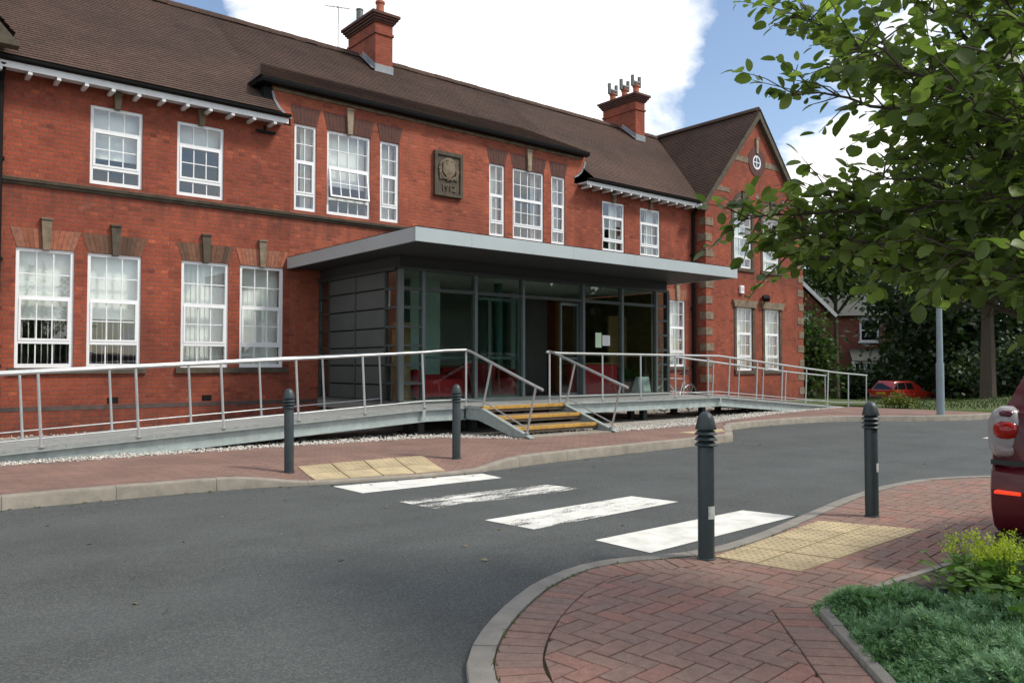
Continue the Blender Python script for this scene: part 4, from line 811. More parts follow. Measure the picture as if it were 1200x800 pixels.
for z1_, z0_ in zip(zz_, zz_[1:]): pane(E, 11.9, 12.25, z0_ + .022, z1_ - .022, XR - .02, GLASSE, .2, 0)
m = MB(); m.box(XR - .05, XR - .02, 12.26, D - .02, .60, 2.925); m.build('side_lining', M('dark_oak_lining', (.12, .075, .025), .6, .25, 3), E)
for y0, y1 in ((12.28, 13.5), (13.52, D - .03)):
    for a, b in zip(RW, RW[1:]): m = MB(); m.box(XR - .018, XR + .01, y0, y1, b + .012, a - .012); m.build('cladding_panel', ANTH, E)
# interior fit-out
m = MB(); m.box(8.35, 8.43, 13.2, D - .02, .57, 2.95); m.box(8.43, 9.05, 13.2, 13.28, .57, 2.95); m.build('partition_wall', INTG, E)
m = MB(); m.tube([(10.3, 12.9, .57), (10.3, 12.9, 2.95)], .09, 14); m.build('column', M('teal_column', (.05, .12, .11), .5), E, smooth=True)
m = MB(); m.box(10.4, 13.7, 17.4, 17.5, .5, 3.6); m.box(11.55, 11.72, 14.0, 14.12, .57, 2.9); m.build('hall_wall', INT, E); m = MB(); m.box(13.72, 14.3, D - .06, D - .012, .57, 2.92); m.build('lining_panel', TIMB, E); m = MB(); m.box(11.3, 11.46, 13.4, 13.56, .57, 2.95); m.build('white_pillar', WHITE, E)
for a in ((13.65, 14.28, 12.95, 13.0, .57, 2.4), (7.34, 7.6, 12.0, 12.2, .57, 2.0)): m = MB(); m.box(*a); m.build('timber_panel', TIMB, E)
def sofa(x0, x1, y0, y1, label, h=.78):
    t = thing('sofa', label, 'sofa', ((x0 + x1) / 2, (y0 + y1) / 2, ZD), 'red seating in the entrance'); z = ZD + .005
    m = MB(); m.bbox(x0 + .12, x1 - .12, y0, y1 - .18, z + .1, z + .42, .04); m.build('seat', REDF, t); m = MB(); m.bbox(x0 + .12, x1 - .12, y1 - .18, y1, z + .1, z + h, .05); m.build('backrest', REDF, t)
    for a in (x0, x1 - .12): m = MB(); m.bbox(a, a + .12, y0, y1, z + .1, z + .6, .04); m.build('armrest', REDF, t)
    for a in (x0 + .04, x1 - .1):
        for b in (y0 + .05, y1 - .1): m = MB(); m.box(a, a + .06, b, b + .06, z, z + .1); m.build('leg', CHROME, t)
sofa(7.8, 9.0, 12.15, 12.85, 'low red sofa behind the glass beside the pale green partition', .5)
sofa(9.2, 10.25, 12.15, 12.9, 'red high-backed armchair behind the closed sliding door', .72)
t = thing('reception_desk', 'red fronted reception desk behind the glass right of the open door', 'desk', (12.7, 12.6, ZD)); m = MB(); m.bbox(12.15, 13.3, 12.35, 12.47, ZD + .005, 1.26, .01); m.build('front_panel', REDF, t); m = MB(); m.box(12.1, 13.35, 12.32, 12.9, 1.265, 1.30); m.build('desk_top', TIMB, t); m = MB(); m.box(13.15, 13.25, 12.48, 12.85, ZD + .005, 1.26); m.box(12.2, 12.3, 12.48, 12.85, ZD + .005, 1.26); m.build('side_panel', REDF, t)
t = thing('reception_desk', 'red desk front deep inside the open doorway', 'desk', (11.4, 15.6, .5)); m = MB(); m.bbox(10.7, 12.5, 15.5, 15.62, .502, 1.2, .01); m.build('front_panel', REDF, t); m = MB(); m.box(10.6, 12.6, 15.45, 16.1, 1.205, 1.24); m.build('desk_top', TIMB, t)
m = MB(); m.prism([(12.05, ZD + .006), (12.35, ZD + .006), (12.18, .98), (12.12, .98)], 0, 13.72, 14.1); o = m.build('display_board', PAPER, org=(13.9, 12.2, ZD)); tag(o, 'white folding display board standing on the entrance floor behind glass', 'display board')
pt = thing('potted_plant', 'leafy potted plant behind the glass near the right corner of the entrance', 'plant', (13.75, 12.55, ZD)); m = MB(); m.lathe((13.75, 12.55, ZD + .005), [(.10, 0), (.14, .25), (.15, .28)], 14); m.build('pot', TERRA, pt, smooth=True)
pv = []
for i in range(90):
    a, el, l = rnd.uniform(0, 6.28), rnd.uniform(.2, 1.4), rnd.uniform(.25, .6); p0 = V3((13.75, 12.55, ZD + .28)); d = V3((math.cos(a) * math.cos(el), math.sin(a) * math.cos(el), math.sin(el))); s_ = d.cross(V3((0, 0, 1))).normalized() * .03; pv += [p0 + d * l * .3, p0 + d * l * .7 + s_, p0 + d * l, p0 + d * l * .7 - s_]
npobj('foliage', np.array([tuple(p) for p in pv]), np.arange(len(pv)).reshape(-1, 4), LMID, pt)
m = MB(); m.box(12.06, 12.24, YG + .022, YG + .025, 1.62, 1.93); o = m.build('notice', PAPERG, org=(12.15, YG, 1.62)); tag(o, 'pale green paper notice taped inside the entrance glass', 'notice')
m = MB(); m.box(12.27, 12.50, YG + .022, YG + .025, 1.66, 1.88); o = m.build('notice', PAPER, org=(12.4, YG, 1.66)); tag(o, 'white square paper notice beside the green one on the entrance glass', 'notice')
m2 = MB()
for i in range(5): m2.box(12.30, 12.47 - .03 * (i % 2), YG + .0205, YG + .0215, 1.84 - i * .035, 1.848 - i * .035)
m2.build('print', LEAD, o)
# ---------------------------------------------------------------- access ramp, deck and stair
Rm = thing('access_ramp', 'galvanised steel access ramp, entrance deck and stair with tubular handrails', 'ramp', (8, 11.5, .12))
YF, YB = 10.9, 12.3
def zl(x): return ZD - .053 * (7.2 - x)
def zq(x): return max(.13, .555 - .077 * (x - 15.1))
def slab(m, x0, z0, x1, z1, y0, y1, th):
    m.add([(x0, y0, z0 - th), (x1, y0, z1 - th), (x1, y1, z1 - th), (x0, y1, z0 - th), (x0, y0, z0), (x1, y0, z1), (x1, y1, z1), (x0, y1, z0)], [(3, 2, 1, 0), (4, 5, 6, 7), (0, 1, 5, 4), (1, 2, 6, 5), (2, 3, 7, 6), (3, 0, 4, 7)])
# ramp decking boards
def boards(x0, x1, zf, y0, y1, step):
    n = round((x1 - x0) / step)
    for i in range(n):
        a, b = x0 + (x1 - x0) * i / n + .002, x0 + (x1 - x0) * (i + 1) / n - .002; m = MB(); slab(m, a, zf(a), b, zf(b), y0 + .004, y1 - .004, .035); m.build('deck_board', GALVD, Rm)
boards(-1.1, 7.2, zl, YF, YB, 1.04); boards(7.2, 15.1, lambda x: ZD - .001 * (x - 7.2), YF, 11.74, 1.13); boards(14.47, 15.1, lambda x: .557, 11.76, YB, .63); boards(15.1, 20.62, zq, YF, YB, 1.1)
def channel(x0, z0, x1, z1, y, s, hgt=.19):
    m = MB(); t_ = .036; d = .0
    m.obox((x0, y + s * .03, z0 - t_ - .008), (x1, y + s * .03, z1 - t_ - .008), .10, .014); m.obox((x0, y + s * .03, z0 - t_ - hgt), (x1, y + s * .03, z1 - t_ - hgt), .10, .014); m.obox((x0, y + s * .05, z0 - t_ - hgt / 2), (x1, y + s * .05, z1 - t_ - hgt / 2), .012, hgt - .016); return m.build('edge_beam', GALV, Rm)
for y, s in ((YF, 1), (YB - .06, 1)):
    channel(-1.0, zl(-1.0) + .0, 7.2, zl(7.2), y, s); channel(15.1, .555, 20.5, zq(20.5), y, s)
channel(7.2, ZD, 8.0, ZD, YF, 1); channel(10.0, ZD, 15.1, .557, YF, 1); channel(14.5, .557, 15.1, .557, YB - .06, 1)
for x in (7.15, 15.1): m = MB(); m.box(x - .03, x + .03, YF - .024, YF - .021, .35, ZD - .05); m.build('joint_plate', GALV, Rm)
for x in (5.2, 7.3, 8.4, 9.6, 11.3, 12.9, 14.9, 16.6):
    for y in (YF + .35, YB - .25):
        if 7.2 < x < 14.5 and y > 11.75: y = 11.6
        m = MB(); zt = (zl(x) if x < 7.2 else zq(x) if x > 15.1 else ZD) - .04; m.box(x - .06, x + .06, y - .06, y + .06, .1, zt); m.box(x - .12, x + .12, y - .12, y + .12, .1, .135); m.build('support_leg', ANTHF, Rm)
# handrails
PR = .0175
def post(b, t): m = MB(); m.tube([b, t], PR, 8); m.lathe((b[0], b[1], b[2] - .006), [(.04, 0), (.04, .012)], 10); m.build('handrail_post', GALVT, Rm, smooth=True)
def rail(name, pts, r): m = MB(); m.tube(pts, r, 10); m.build(name, GALVT, Rm, smooth=True)
HL = .89
for y in (YF + .02, YB - .02):
    for i in range(8):
        x = 7.18 - 1.085 * i; post((x, y, zl(x)), (x - .053 * HL, y, zl(x) + HL))
    if y < 11:
        rail('handrail', [(-.6, y, zl(-.6) + HL), (7.16, y, zl(7.2) + HL), (7.6, y, 1.49), (8.02, y, 1.505)], .023); rail('lower_rail', [(-.5, y, zl(-.5) + .10), (7.18, y, zl(7.18) + .10), (8.0, y, ZD + .1)], .009)
    else: rail('handrail', [(-.6, y, zl(-.6) + HL), (7.19, y, zl(7.2) + HL)], .023); rail('lower_rail', [(-.5, y, zl(-.5) + .10), (7.18, y, zl(7.18) + .10)], .009)
post((8.02, YF + .02, ZD), (8.02, YF + .02, 1.505)); post((9.93, YF + .02, ZD), (9.93, YF + .02, 1.49))
for x in (10.2, 11.33, 12.45, 13.56, 14.70): post((x, YF + .02, ZD), (x, YF + .02, 1.455))
sl = .077
for x in (15.45, 16.55, 17.63, 18.73, 19.8): post((x, YF + .02, zq(x)), (x + sl * HL, YF + .02, zq(x) + HL))
for x in (20.9, 21.9): post((x, YF + .02, .12), (x + .02, YF + .02, .12 + HL - .02 - (x - 20.9) * .05))
rail('handrail', [(9.85, YF + .02, 1.49), (10.2, YF + .02, 1.47), (15.1, YF + .02, 1.452), (20.3, YF + .02, zq(20.3) + HL), (21.95, YF + .02, .955)], .023); rail('lower_rail', [(10.2, YF + .02, ZD + .1), (15.1, YF + .02, .65), (20.3, YF + .02, zq(20.3) + .1), (21.9, YF + .02, .2)], .009)
for x in (15.54, 16.69, 17.79, 18.9, 20.0): post((x, YB - .02, zq(x)), (x + sl * HL, YB - .02, zq(x) + HL))
post((14.75, YB - .02, .557), (14.75, YB - .02, 1.45)); post((22.15, YB - .02, .12), (22.15, YB - .02, .93))
rail('handrail', [(14.7, YB - .02, 1.45), (15.3, YB - .02, 1.44), (20.3, YB - .02, zq(20.3) + HL), (22.2, YB - .02, .93)], .023); rail('lower_rail', [(14.75, YB - .02, .65), (20.3, YB - .02, zq(20.3) + .1), (22.1, YB - .02, .2)], .009)
# stair
SX0, SX1 = 8.03, 9.92
def stringer(x):
    m = MB(); m.prism([(10.93, .528), (10.46, .528), (9.24, .125), (9.72, .125), (10.58, .335), (10.93, .335)], 0, x - .008, x + .008)
    m.obox((x, 10.48, .535), (x, 9.22, .128), .09, .014); m.obox((x, 10.93, .535), (x, 10.48, .535), .09, .014); m.build('stringer', GALV, Rm)
stringer(SX0); stringer(SX1)
for yn, z in ((10.48, ZD), (10.06, .417), (9.65, .268)):
    m = MB(); m.box(SX0 + .012, SX1 - .012, yn + .07, yn + (.44 if z < .5 else .415), z - .04, z); tr = m.build('stair_tread', GALVD if z > .5 else TREAD, Rm); m = MB(); m.bbox(SX0 + .012, SX1 - .012, yn, yn + .068, z - .05, z + .004, .006); m.build('nosing', YELLOW, tr)
    m = MB(); m.box(SX0 + .02, SX1 - .02, yn + .03, yn + .05, z - .10, z - .052); m.build('riser_strip', TREAD, tr)
m = MB(); m.box(SX0 - .02, SX1 + .25, 9.30, 9.64, .08, .138); m.build('bottom_step', KERB, Rm)
for x in (SX0, SX1):
    rail('handrail', [(x, 10.92, 1.50), (x, 10.80, 1.475), (x, 9.15, .925), (x, 8.98, .875)], .023); post((x, 10.455, .585), (x, 10.235, 1.275)); post((x, 9.35, .20), (x, 9.14, .92)); rail('lower_rail', [(x, 10.9, .66), (x, 10.47, .66), (x, 9.33, .27)], .011)
# ---------------------------------------------------------------- bollards
def bollard(x, y, z, label, sticker=None, lean=(0, 0)):
    t = thing('bollard', label, 'bollard', (x, y, z), 'grey bollards at the crossing'); m = MB(); m.lathe((0, 0, 0), [(.052, 0), (.052, .70), (.050, .705)], 24); o = m.build('shaft', BOLL, smooth=True); o.parent = t
    m = MB(); m.lathe((0, 0, .70), [(.046, 0), (.046, .07), (.044, .13)], 20); o = m.build('neck', CARTRIM, smooth=True); o.parent = t
    for i in range(3):
        m = MB(); zb = .712 + i * .035; m.lathe((0, 0, zb), [(.047, 0), (.070, -.002), (.071, .003), (.052, .024), (.047, .026)], 24); o = m.build('louvre_ring', BOLL, smooth=True); o.parent = t
    m = MB(); m.lathe((0, 0, .815), [(.047, 0), (.066, -.002), (.067, .004), (.060, .03), (.053, .065), (.040, .09), (.022, .106), (.006, .111)], 24); o = m.build('domed_cap', BOLL, smooth=True); o.parent = t
    m = MB(); m.lathe((0, 0, -.002), [(.060, 0), (.060, .008), (.054, .012)], 20); o = m.build('base_collar', BOLL, smooth=True); o.parent = t
    if sticker:
        z0, z1, a0, a1 = sticker; vs = []; fs = []
        for i in range(7):
            a = R(a0 + (a1 - a0) * i / 6)
            for zz2 in (z0, z1): vs.append((.0535 * math.cos(a), .0535 * math.sin(a), zz2))
        fs = [(2 * i, 2 * i + 2, 2 * i + 3, 2 * i + 1) for i in range(6)]; m = MB(); m.add(vs, fs); o = m.build('sticker', STK, fix=False); o.parent = t
    t.rotation_euler = (R(lean[0]), R(lean[1]), 0); return t
STK = M('grubby_sticker', (.42, .44, .43), .6, .4, 16)
bollard(4.178, 3.128, ZN, 'nearest grey bollard, with a grubby sticker, left of the near tactile paving', (.255, .335, -128, -62), (0, .3)); bollard(6.376, 3.144, ZN, 'grey bollard with a small pale sticker on the far corner of the near tactile paving', (.36, .43, -110, -55))
bollard(3.743, 8.39, hp(3.743, 8.39), 'grey bollard at the left edge of the far tactile paving', None, (0, -.6)); bollard(5.842, 8.156, hp(5.842, 8.156), 'grey bollard in front of the entrance stair, right of the far tactile paving')
# ---------------------------------------------------------------- lamp post
t = thing('lamp_post', 'tall pale blue-grey lamp post at the right end of the far pavement', 'lamp post', (19.1, 7.8, .1)); m = MB(); m.tube([(19.1, 7.8, .1), (19.1, 7.8, 1.3)], .085, 14); m.build('base_section', POSTG, t, smooth=True); m = MB(); m.tube([(19.1, 7.8, 1.3), (19.1, 7.8, 4.4)], [.068, .05], 12); m.build('shaft', POSTG, t, smooth=True)
m = MB(); m.tube([(19.1, 7.8, 4.4), (19.1, 7.7, 4.5), (19.1, 7.6, 4.5)], .03, 8); m.build('arm', POSTG, t); m = MB(); m.bbox(18.98, 19.22, 7.1, 7.6, 4.44, 4.56, .04); m.build('lantern', POSTG, t)
# ---------------------------------------------------------------- bicycle
bk = thing('bicycle', 'bicycle parked against the brick wall behind the right deck railing', 'bicycle', (16, 12.85, .11)); yb = 12.85
def wheel(x):
    m = MB(); z = .11 + .335; n = 28; m.tube([(x + .325 * math.cos(a), yb, z + .325 * math.sin(a)) for a in [2 * math.pi * i / n for i in range(n + 1)]], .017, 6, False); w = m.build('wheel', RUB, bk, smooth=True)
    m = MB(); m.tube([(x + .30 * math.cos(a), yb, z + .30 * math.sin(a)) for a in [2 * math.pi * i / n for i in range(n + 1)]], .009, 5, False)
    for i in range(12): a = i * math.pi / 6; m.tube([(x, yb + .02 * (-1) ** i, z), (x + .295 * math.cos(a), yb, z + .295 * math.sin(a))], .002, 3)
    m.tube([(x, yb - .04, z), (x, yb + .04, z)], .018, 8); m.build('spokes', CHROME, w)
xr, xf = 16.52, 15.47; wheel(xr); wheel(xf); zc = .445
m = MB(); bb, st, hd, ht = (16.1, yb, .42), (16.28, yb, .90), (15.68, yb, .92), (15.70, yb, .78)
for a, b in ((bb, st), (bb, ht), (st, hd), (bb, (xr, yb, zc)), (st, (xr, yb, zc)), (hd, ht), (ht, (xf, yb, zc))): m.tube([a, b], .015, 8)
m.build('frame', CHROME, bk, smooth=True); m = MB(); m.tube([st, (16.32, yb, 1.0)], .013, 8); m.build('seat_post', CHROME, bk); m = MB(); m.prism([(16.18, 1.0), (16.46, 1.01), (16.48, 1.05), (16.3, 1.06), (16.18, 1.03)], 1, yb - .06, yb + .06); m.build('saddle', RUB, bk); m = MB(); m.tube([hd, (15.66, yb, 1.02), (15.60, yb, 1.06)], .013, 8); m.tube([(15.62, yb - .28, 1.07), (15.58, yb - .1, 1.06), (15.58, yb + .1, 1.06), (15.62, yb + .28, 1.07)], .012, 8); m.build('handlebar', RUB, bk); m = MB(); m.lathe((0, 0, 0), [(.09, -.005), (.09, .005)], 16); o = m.build('chainring', CARTRIM); o.parent = bk; o.location = V3(bb) - ORG[bk.name] + V3((0, -.05, 0)); o.rotation_euler = (R(90), 0, 0)
# ---------------------------------------------------------------- cars
def car(label, loc, rotz, paint, L=4.2, Wd=1.78, H=1.5, suv=False, name='parked_car'):
    t = thing(name, label, 'car', loc); t.rotation_euler = (0, 0, rotz); hw = Wd / 2; gz_ = .2 if not suv else .24; sh = .92 if not suv else 1.0; H2 = H
    # body: cross-sections along the length, x=0 at the tail
    st = [(0.00, .80, .38, .86), (.04, .93, .28, .97), (.14, .975, .23, .995), (.5, 1.0, .2, 1.0), (1.2, 1.0, .2, 1.0), (2.2, 1.0, .2, .985), (3.0, 1.0, .2, .95), (3.5, .985, .2, .88), (3.9, .95, .23, .80), (4.1, .86, .3, .70), (4.2, .70, .4, .60)]
    vs = []; fs = []; k = 10; fx = L / 4.2
    for x, w, zb, zt in st:
        zb = zb + gz_ - .2; zt = zt * sh / .92 * .92 if suv else zt * sh; W_ = hw * w
        prof = [(W_ * .86, zb), (W_ * .97, zb + .10), (W_ * 1.0, zb + (zt - zb) * .45), (W_ * .995, zb + (zt - zb) * .72), (W_ * .955, zb + (zt - zb) * .95), (W_ * .86, zt)]
        vs += [(x * fx, y, z) for y, z in prof] + [(x * fx, -y, z) for y, z in prof[::-1]]
    n = 12
    for i in range(len(st) - 1):
        for j in range(n - 1): a = i * n + j; fs.append((a, a + 1, a + 1 + n, a + n))
        a = i * n + n - 1; fs.append((a, i * n, i * n + n, a + n))
    fs += [tuple(range(n)), tuple((len(st) - 1) * n + j for j in range(n - 1, -1, -1))]
    m = MB(); m.add(vs, fs); o = m.build('body', paint, smooth=True); o.parent = t
    # greenhouse
    zs = sh * (.99 if not suv else 1.0) - .03; gh = [(.10 if suv else .16, .86, 0), (.42 if suv else .5, .80, 1), (1.1, .80, 1), (2.1, .78, 1), (3.05, .86, 0)]
    lo = [(.06, .87), (.5, .885), (1.3, .89), (2.3, .885), (3.15, .85)]; up = [(.45, .70), (.62, .74), (1.3, .755), (2.0, .745), (2.35, .68)]; uz = [H - .06, H - .015, H, H - .02, H - .09]
    vs = []; fs = []
    for (xa, wa), (xb_, wb), z in zip(lo, up, uz): vs += [(xa * fx, hw * wa, zs), (xb_ * fx, hw * wb, z - .06), (xb_ * fx, hw * wb * .88, z), (xb_ * fx, -hw * wb * .88, z), (xb_ * fx, -hw * wb, z - .06), (xa * fx, -hw * wa, zs)]
    for i in range(4):
        for j in range(5): a = i * 6 + j; fs.append((a, a + 1, a + 7, a + 6))
    fs += [tuple(range(6)), tuple(24 + j for j in (5, 4, 3, 2, 1, 0))]; m = MB(); m.add(vs, fs); o = m.build('roof', paint, smooth=True); o.parent = t
    m = MB()
    for s in (1, -1):
        for i, (a, b) in enumerate(((.10, .9), (.05, .93), (.06, .94))):
            if i == 2: a, b = .06, .80
            p = lambda ii, tt, ww: V3(vs[ii * 6]).lerp(V3(vs[ii * 6 + 1]), tt) * (1 - ww) + V3(vs[ii * 6 + 6]).lerp(V3(vs[ii * 6 + 7]), tt) * ww
            q = [p(i, .14, a), p(i, .14, b), p(i, .92, b), p(i, .92, a)]
            m.add([(v_.x, s * (v_.y + .006), v_.z) for v_ in q], [(0, 1, 2, 3)])
    A_, B_, C_, D_ = V3(vs[0]), V3(vs[5]), V3(vs[4]), V3(vs[1])
    q = [A_.lerp(D_, .15), B_.lerp(C_, .15), B_.lerp(C_, .95), A_.lerp(D_, .95)]; m.add([(v_.x - .012, v_.y * .90, v_.z) for v_ in q], [(0, 1, 2, 3)])
    A_, B_, C_, D_ = V3(vs[24]), V3(vs[29]), V3(vs[28]), V3(vs[25]); q = [A_.lerp(D_, .1), B_.lerp(C_, .1), B_.lerp(C_, .95), A_.lerp(D_, .95)]; m.add([(v_.x + .014, v_.y * .92, v_.z + .006) for v_ in q], [(0, 1, 2, 3)])
    o = m.build('windows', CGLASS, fix=False); o.parent = t
    for x in (.78, 3.35):
        for s in (1, -1):
            wr = .31 if not suv else .34; m = MB(); m.lathe((0, 0, 0), [(wr - .09, -.09), (wr - .02, -.1), (wr, -.07), (wr, .07), (wr - .02, .1), (wr - .09, .09)], 24); w = m.build('wheel', RUB, smooth=True); w.parent = t; w.location = (x * fx, s * (hw - .105), wr); w.rotation_euler = (R(90), 0, 0)
            m = MB(); m.lathe((0, 0, 0), [(wr - .1, -.092), (wr - .1, .092)], 20)
            for i in range(7): a = i * 2 * math.pi / 7; m.obox((.03 * math.cos(a), .03 * math.sin(a), -s * .096), ((wr - .1) * math.cos(a), (wr - .1) * math.sin(a), -s * .096), .05, .01)
            o = m.build('rim', COWL); o.parent = w
            m = MB(); pts = [(x * fx + (wr + .05) * math.cos(a), s * (hw - .002), wr + (wr + .05) * math.sin(a)) for a in [math.pi * i / 12 for i in range(13)]]; m.tube(pts, .03, 6); o = m.build('wheel_arch', CARTRIM, smooth=True); o.parent = t
    return t, hw, sh, gz_
def surf(t, name, mat, pts, x0, th=.02):          # small fitted piece on the tail: (y,z) outline wrapped round the corner
    m = MB(); n = len(pts); vs = [(x0 + cx_ - th, y, z) for cx_, y, z in pts] + [(x0 + cx_ + .06, y * .97, z) for cx_, y, z in pts]
    m.add(vs, [tuple(range(n)), tuple(range(2 * n - 1, n - 1, -1))] + [(i, (i + 1) % n, (i + 1) % n + n, i + n) for i in range(n)]); o = m.build(name, mat, smooth=True); o.parent = t; return o
t, hw, sh, gz_ = car('dark red car at the right edge, rear corner with tall clear and red tail lamp', (5.25, 1.03, 0), 0, CARRED, 4.35, 1.80, 1.62, True)
for s in (1, -1):
    def ov(name, mat, x, y, z, rx, ry, rz, n=14):
        m = MB(); vs = []; fs = []; nl = 8
        for i in range(nl + 1):
            th = math.pi * i / nl
            for j in range(n): ph = 2 * math.pi * j / n; cs = lambda q, e: math.copysign(abs(q) ** e, q); vs.append((x - rx * cs(math.cos(th), .7), y + ry * cs(math.sin(th), .6) * cs(math.cos(ph), .8), z + rz * cs(math.sin(th), .6) * cs(math.sin(ph), .8)))
        for i in range(nl):
            for j in range(n): fs.append((i * n + j, i * n + (j + 1) % n, i * n + n + (j + 1) % n, i * n + n + j))
        m.add(vs, fs); o = m.build(name, mat, smooth='all'); o.parent = t; return o
    ov('tail_lamp_housing', CLRLENS, .085, s * .768, .845, .09, .10, .165); ov('tail_lamp_lens', REDLENS, .06, s * .755, .865, .085, .075, .062); ov('tail_lamp_indicator', MATS['reflector'], .055, s * .76, .745, .075, .062, .042); ov('tail_lamp_cap', MATS['smoked_lens'], .08, s * .755, .958, .08, .05, .03)
    m = MB(); m.bbox(-.10, -.02, .65 if s > 0 else -.785, .785 if s > 0 else -.65, .502, .520, .003); o = m.build('rear_reflector', GLOWRED); o.parent = t  # red bumper reflector, its glow put into the material
m = MB(); pf = [(.0, .26), (-.06, .30), (-.095, .40), (-.10, .52), (-.08, .62), (-.02, .66), (.08, .66), (.08, .26)]; vs = []; ys = [-.86, -.82, -.6, 0, .6, .82, .86]; sx = [.16, .06, .01, 0, .01, .06, .16]
for y, s_ in zip(ys, sx): vs += [(x + s_, y, z) for x, z in pf]
fs = [(i * 8 + j, i * 8 + (j + 1) % 8, i * 8 + 8 + (j + 1) % 8, i * 8 + 8 + j) for i in range(6) for j in range(8)] + [tuple(range(8)), tuple(48 + j for j in range(7, -1, -1))]
m.add(vs, fs); o = m.build('rear_bumper', CARRED, smooth=True); o.parent = t
m = MB(); m.box(-.05, .06, -.80, .80, .18, .262); m.box(-.01, .05, -.83, .83, .661, .69); o = m.build('bumper_trim', CARTRIM); o.parent = t
m = MB(); m.box(-.012, .02, -.26, .26, .74, .85); o = m.build('number_plate', M('yellow_plate', (.6, .45, .05), .4)); o.parent = t
# far hatchback, down on the lower road
px, py = 44.2, 21.2
t, hw, sh, gz_ = car('small red hatchback parked beyond the lawn in front of dark hedges', (px, py, hl(px, py) + .02), R(-12), CARRED2, 3.8, 1.65, 1.42)
for s in (1, -1): m = MB(); m.bbox(-.03, .10, s * .72 - .09, s * .72 + .09, .72, .95, .01); o = m.build('tail_lamp', REDLENS); o.parent = t
m = MB(); m.bbox(-.08, .1, -.76, .76, .3, .55, .03); o = m.build('rear_bumper', CARTRIM); o.parent = t; m = MB(); m.box(-.06, .02, -.26, .26, .68, .79); o = m.build('number_plate', MATS['yellow_plate']); o.parent = t
# ---------------------------------------------------------------- vegetation helpers
LV_T = np.array([(0, 0, 0), (-.30, .14, .04), (-.46, .38, .06), (-.46, .64, .04), (-.28, .87, -.02), (0, 1.0, -.12), (.28, .87, -.02), (.46, .64, .04), (.46, .38, .06), (.30, .14, .04), (0, .32, -.01), (0, .68, -.03)])
LF_T = np.array([(0, 10, 1), (1, 10, 2), (2, 10, 11), (2, 11, 3), (3, 11, 4), (4, 11, 5), (0, 9, 10), (9, 8, 10), (8, 11, 10), (8, 7, 11), (7, 6, 11), (6, 5, 11)])
def frames(d, n):
    d = d / np.linalg.norm(d, axis=1, keepdims=True); x = np.cross(d, n); x /= np.linalg.norm(x, axis=1, keepdims=True) + 1e-9; n = np.cross(x, d); return np.stack([x, d, n], -1)     # columns: across, along, normal
def leaves_mesh(pos, F, size, aspect=.8, T=LV_T, FT=LF_T):
    t = T * np.array([aspect, 1, 1]); v = np.einsum('nij,kj->nki', F, t) * size[:, None, None] + pos[:, None, :]
    f = (FT[None] + (np.arange(len(pos)) * len(T))[:, None, None]).reshape(-1, 3); return v.reshape(-1, 3), f
def rvec(n): v = rng.normal(size=(n, 3)); return v / np.linalg.norm(v, axis=1, keepdims=True)
QT = np.array([(-.5, 0, 0), (0, .5, .08), (.5, 0, 0), (0, -.5, .08)]); QF = np.array([(0, 2, 1), (0, 3, 2)])
def crown_pts(n, cen, rad, clumps, tight=.22, low=-.9):
    c = rvec(clumps) * rng.uniform(.45, .97, (clumps, 1)); c[:, 2] = np.maximum(c[:, 2], low); k = rng.integers(0, clumps, n)
    p = c[k] + rng.normal(size=(n, 3)) * tight * rng.uniform(.6, 1.3, (clumps, 1))[k]; return p * np.array(rad) + np.array(cen)
def tree(name, label, x, y, z0, h, rad, czf, n, ls, mat, clumps=60, trunk=.15, group=None, cat='tree', tight=.2, cone=False, forks=5):
    t = thing(name, label, cat, (x, y, z0), group); cz = z0 + h * czf; rz = h * (1 - czf)
    p = crown_pts(n, (x, y, cz), (rad, rad, rz), clumps, tight)
    if cone:
        tt = rng.random(n) ** .8; a = rng.uniform(0, 6.28, n); rr = rad * (1 - tt) ** .75 * (.55 + .45 * rng.random(n)) * (1 + .22 * np.sin(a * 5 + tt * 19)); p = np.stack([x + rr * np.cos(a), y + rr * np.sin(a), z0 + .3 + tt * (h - .3) + rng.normal(0, .15, n)], -1)
    p[:, 2] = np.maximum(p[:, 2], z0 + .1)
    F = frames(rvec(n), rvec(n) + np.array([0, 0, .6])); v, f = leaves_mesh(p, F, rng.uniform(.6, 1.3, n) * ls, 1.0, QT, QF); npobj('crown', v, f, mat, t)
    m = MB(); m.tube([(x, y, z0 - .1), (x + rnd.uniform(-.1, .1), y, z0 + h * .3), (x, y, cz + rz * .3)], [trunk * 1.25, trunk * .9, trunk * .3], 8)
    for i in range(forks): a = rnd.uniform(0, 6.28); zs = z0 + h * rnd.uniform(.3, .55); m.tube([(x, y, zs), (x + rad * .4 * math.cos(a), y + rad * .4 * math.sin(a), zs + h * .12), (x + rad * .75 * math.cos(a), y + rad * .75 * math.sin(a), zs + h * .25)], [trunk * .5, trunk * .3, trunk * .1], 6)
    m.build('trunk', BARK, t, smooth=True); return t
def at(r_, f_): return (CAMR.x * r_ + CAMD.x * f_, CAMR.y * r_ + CAMD.y * f_)
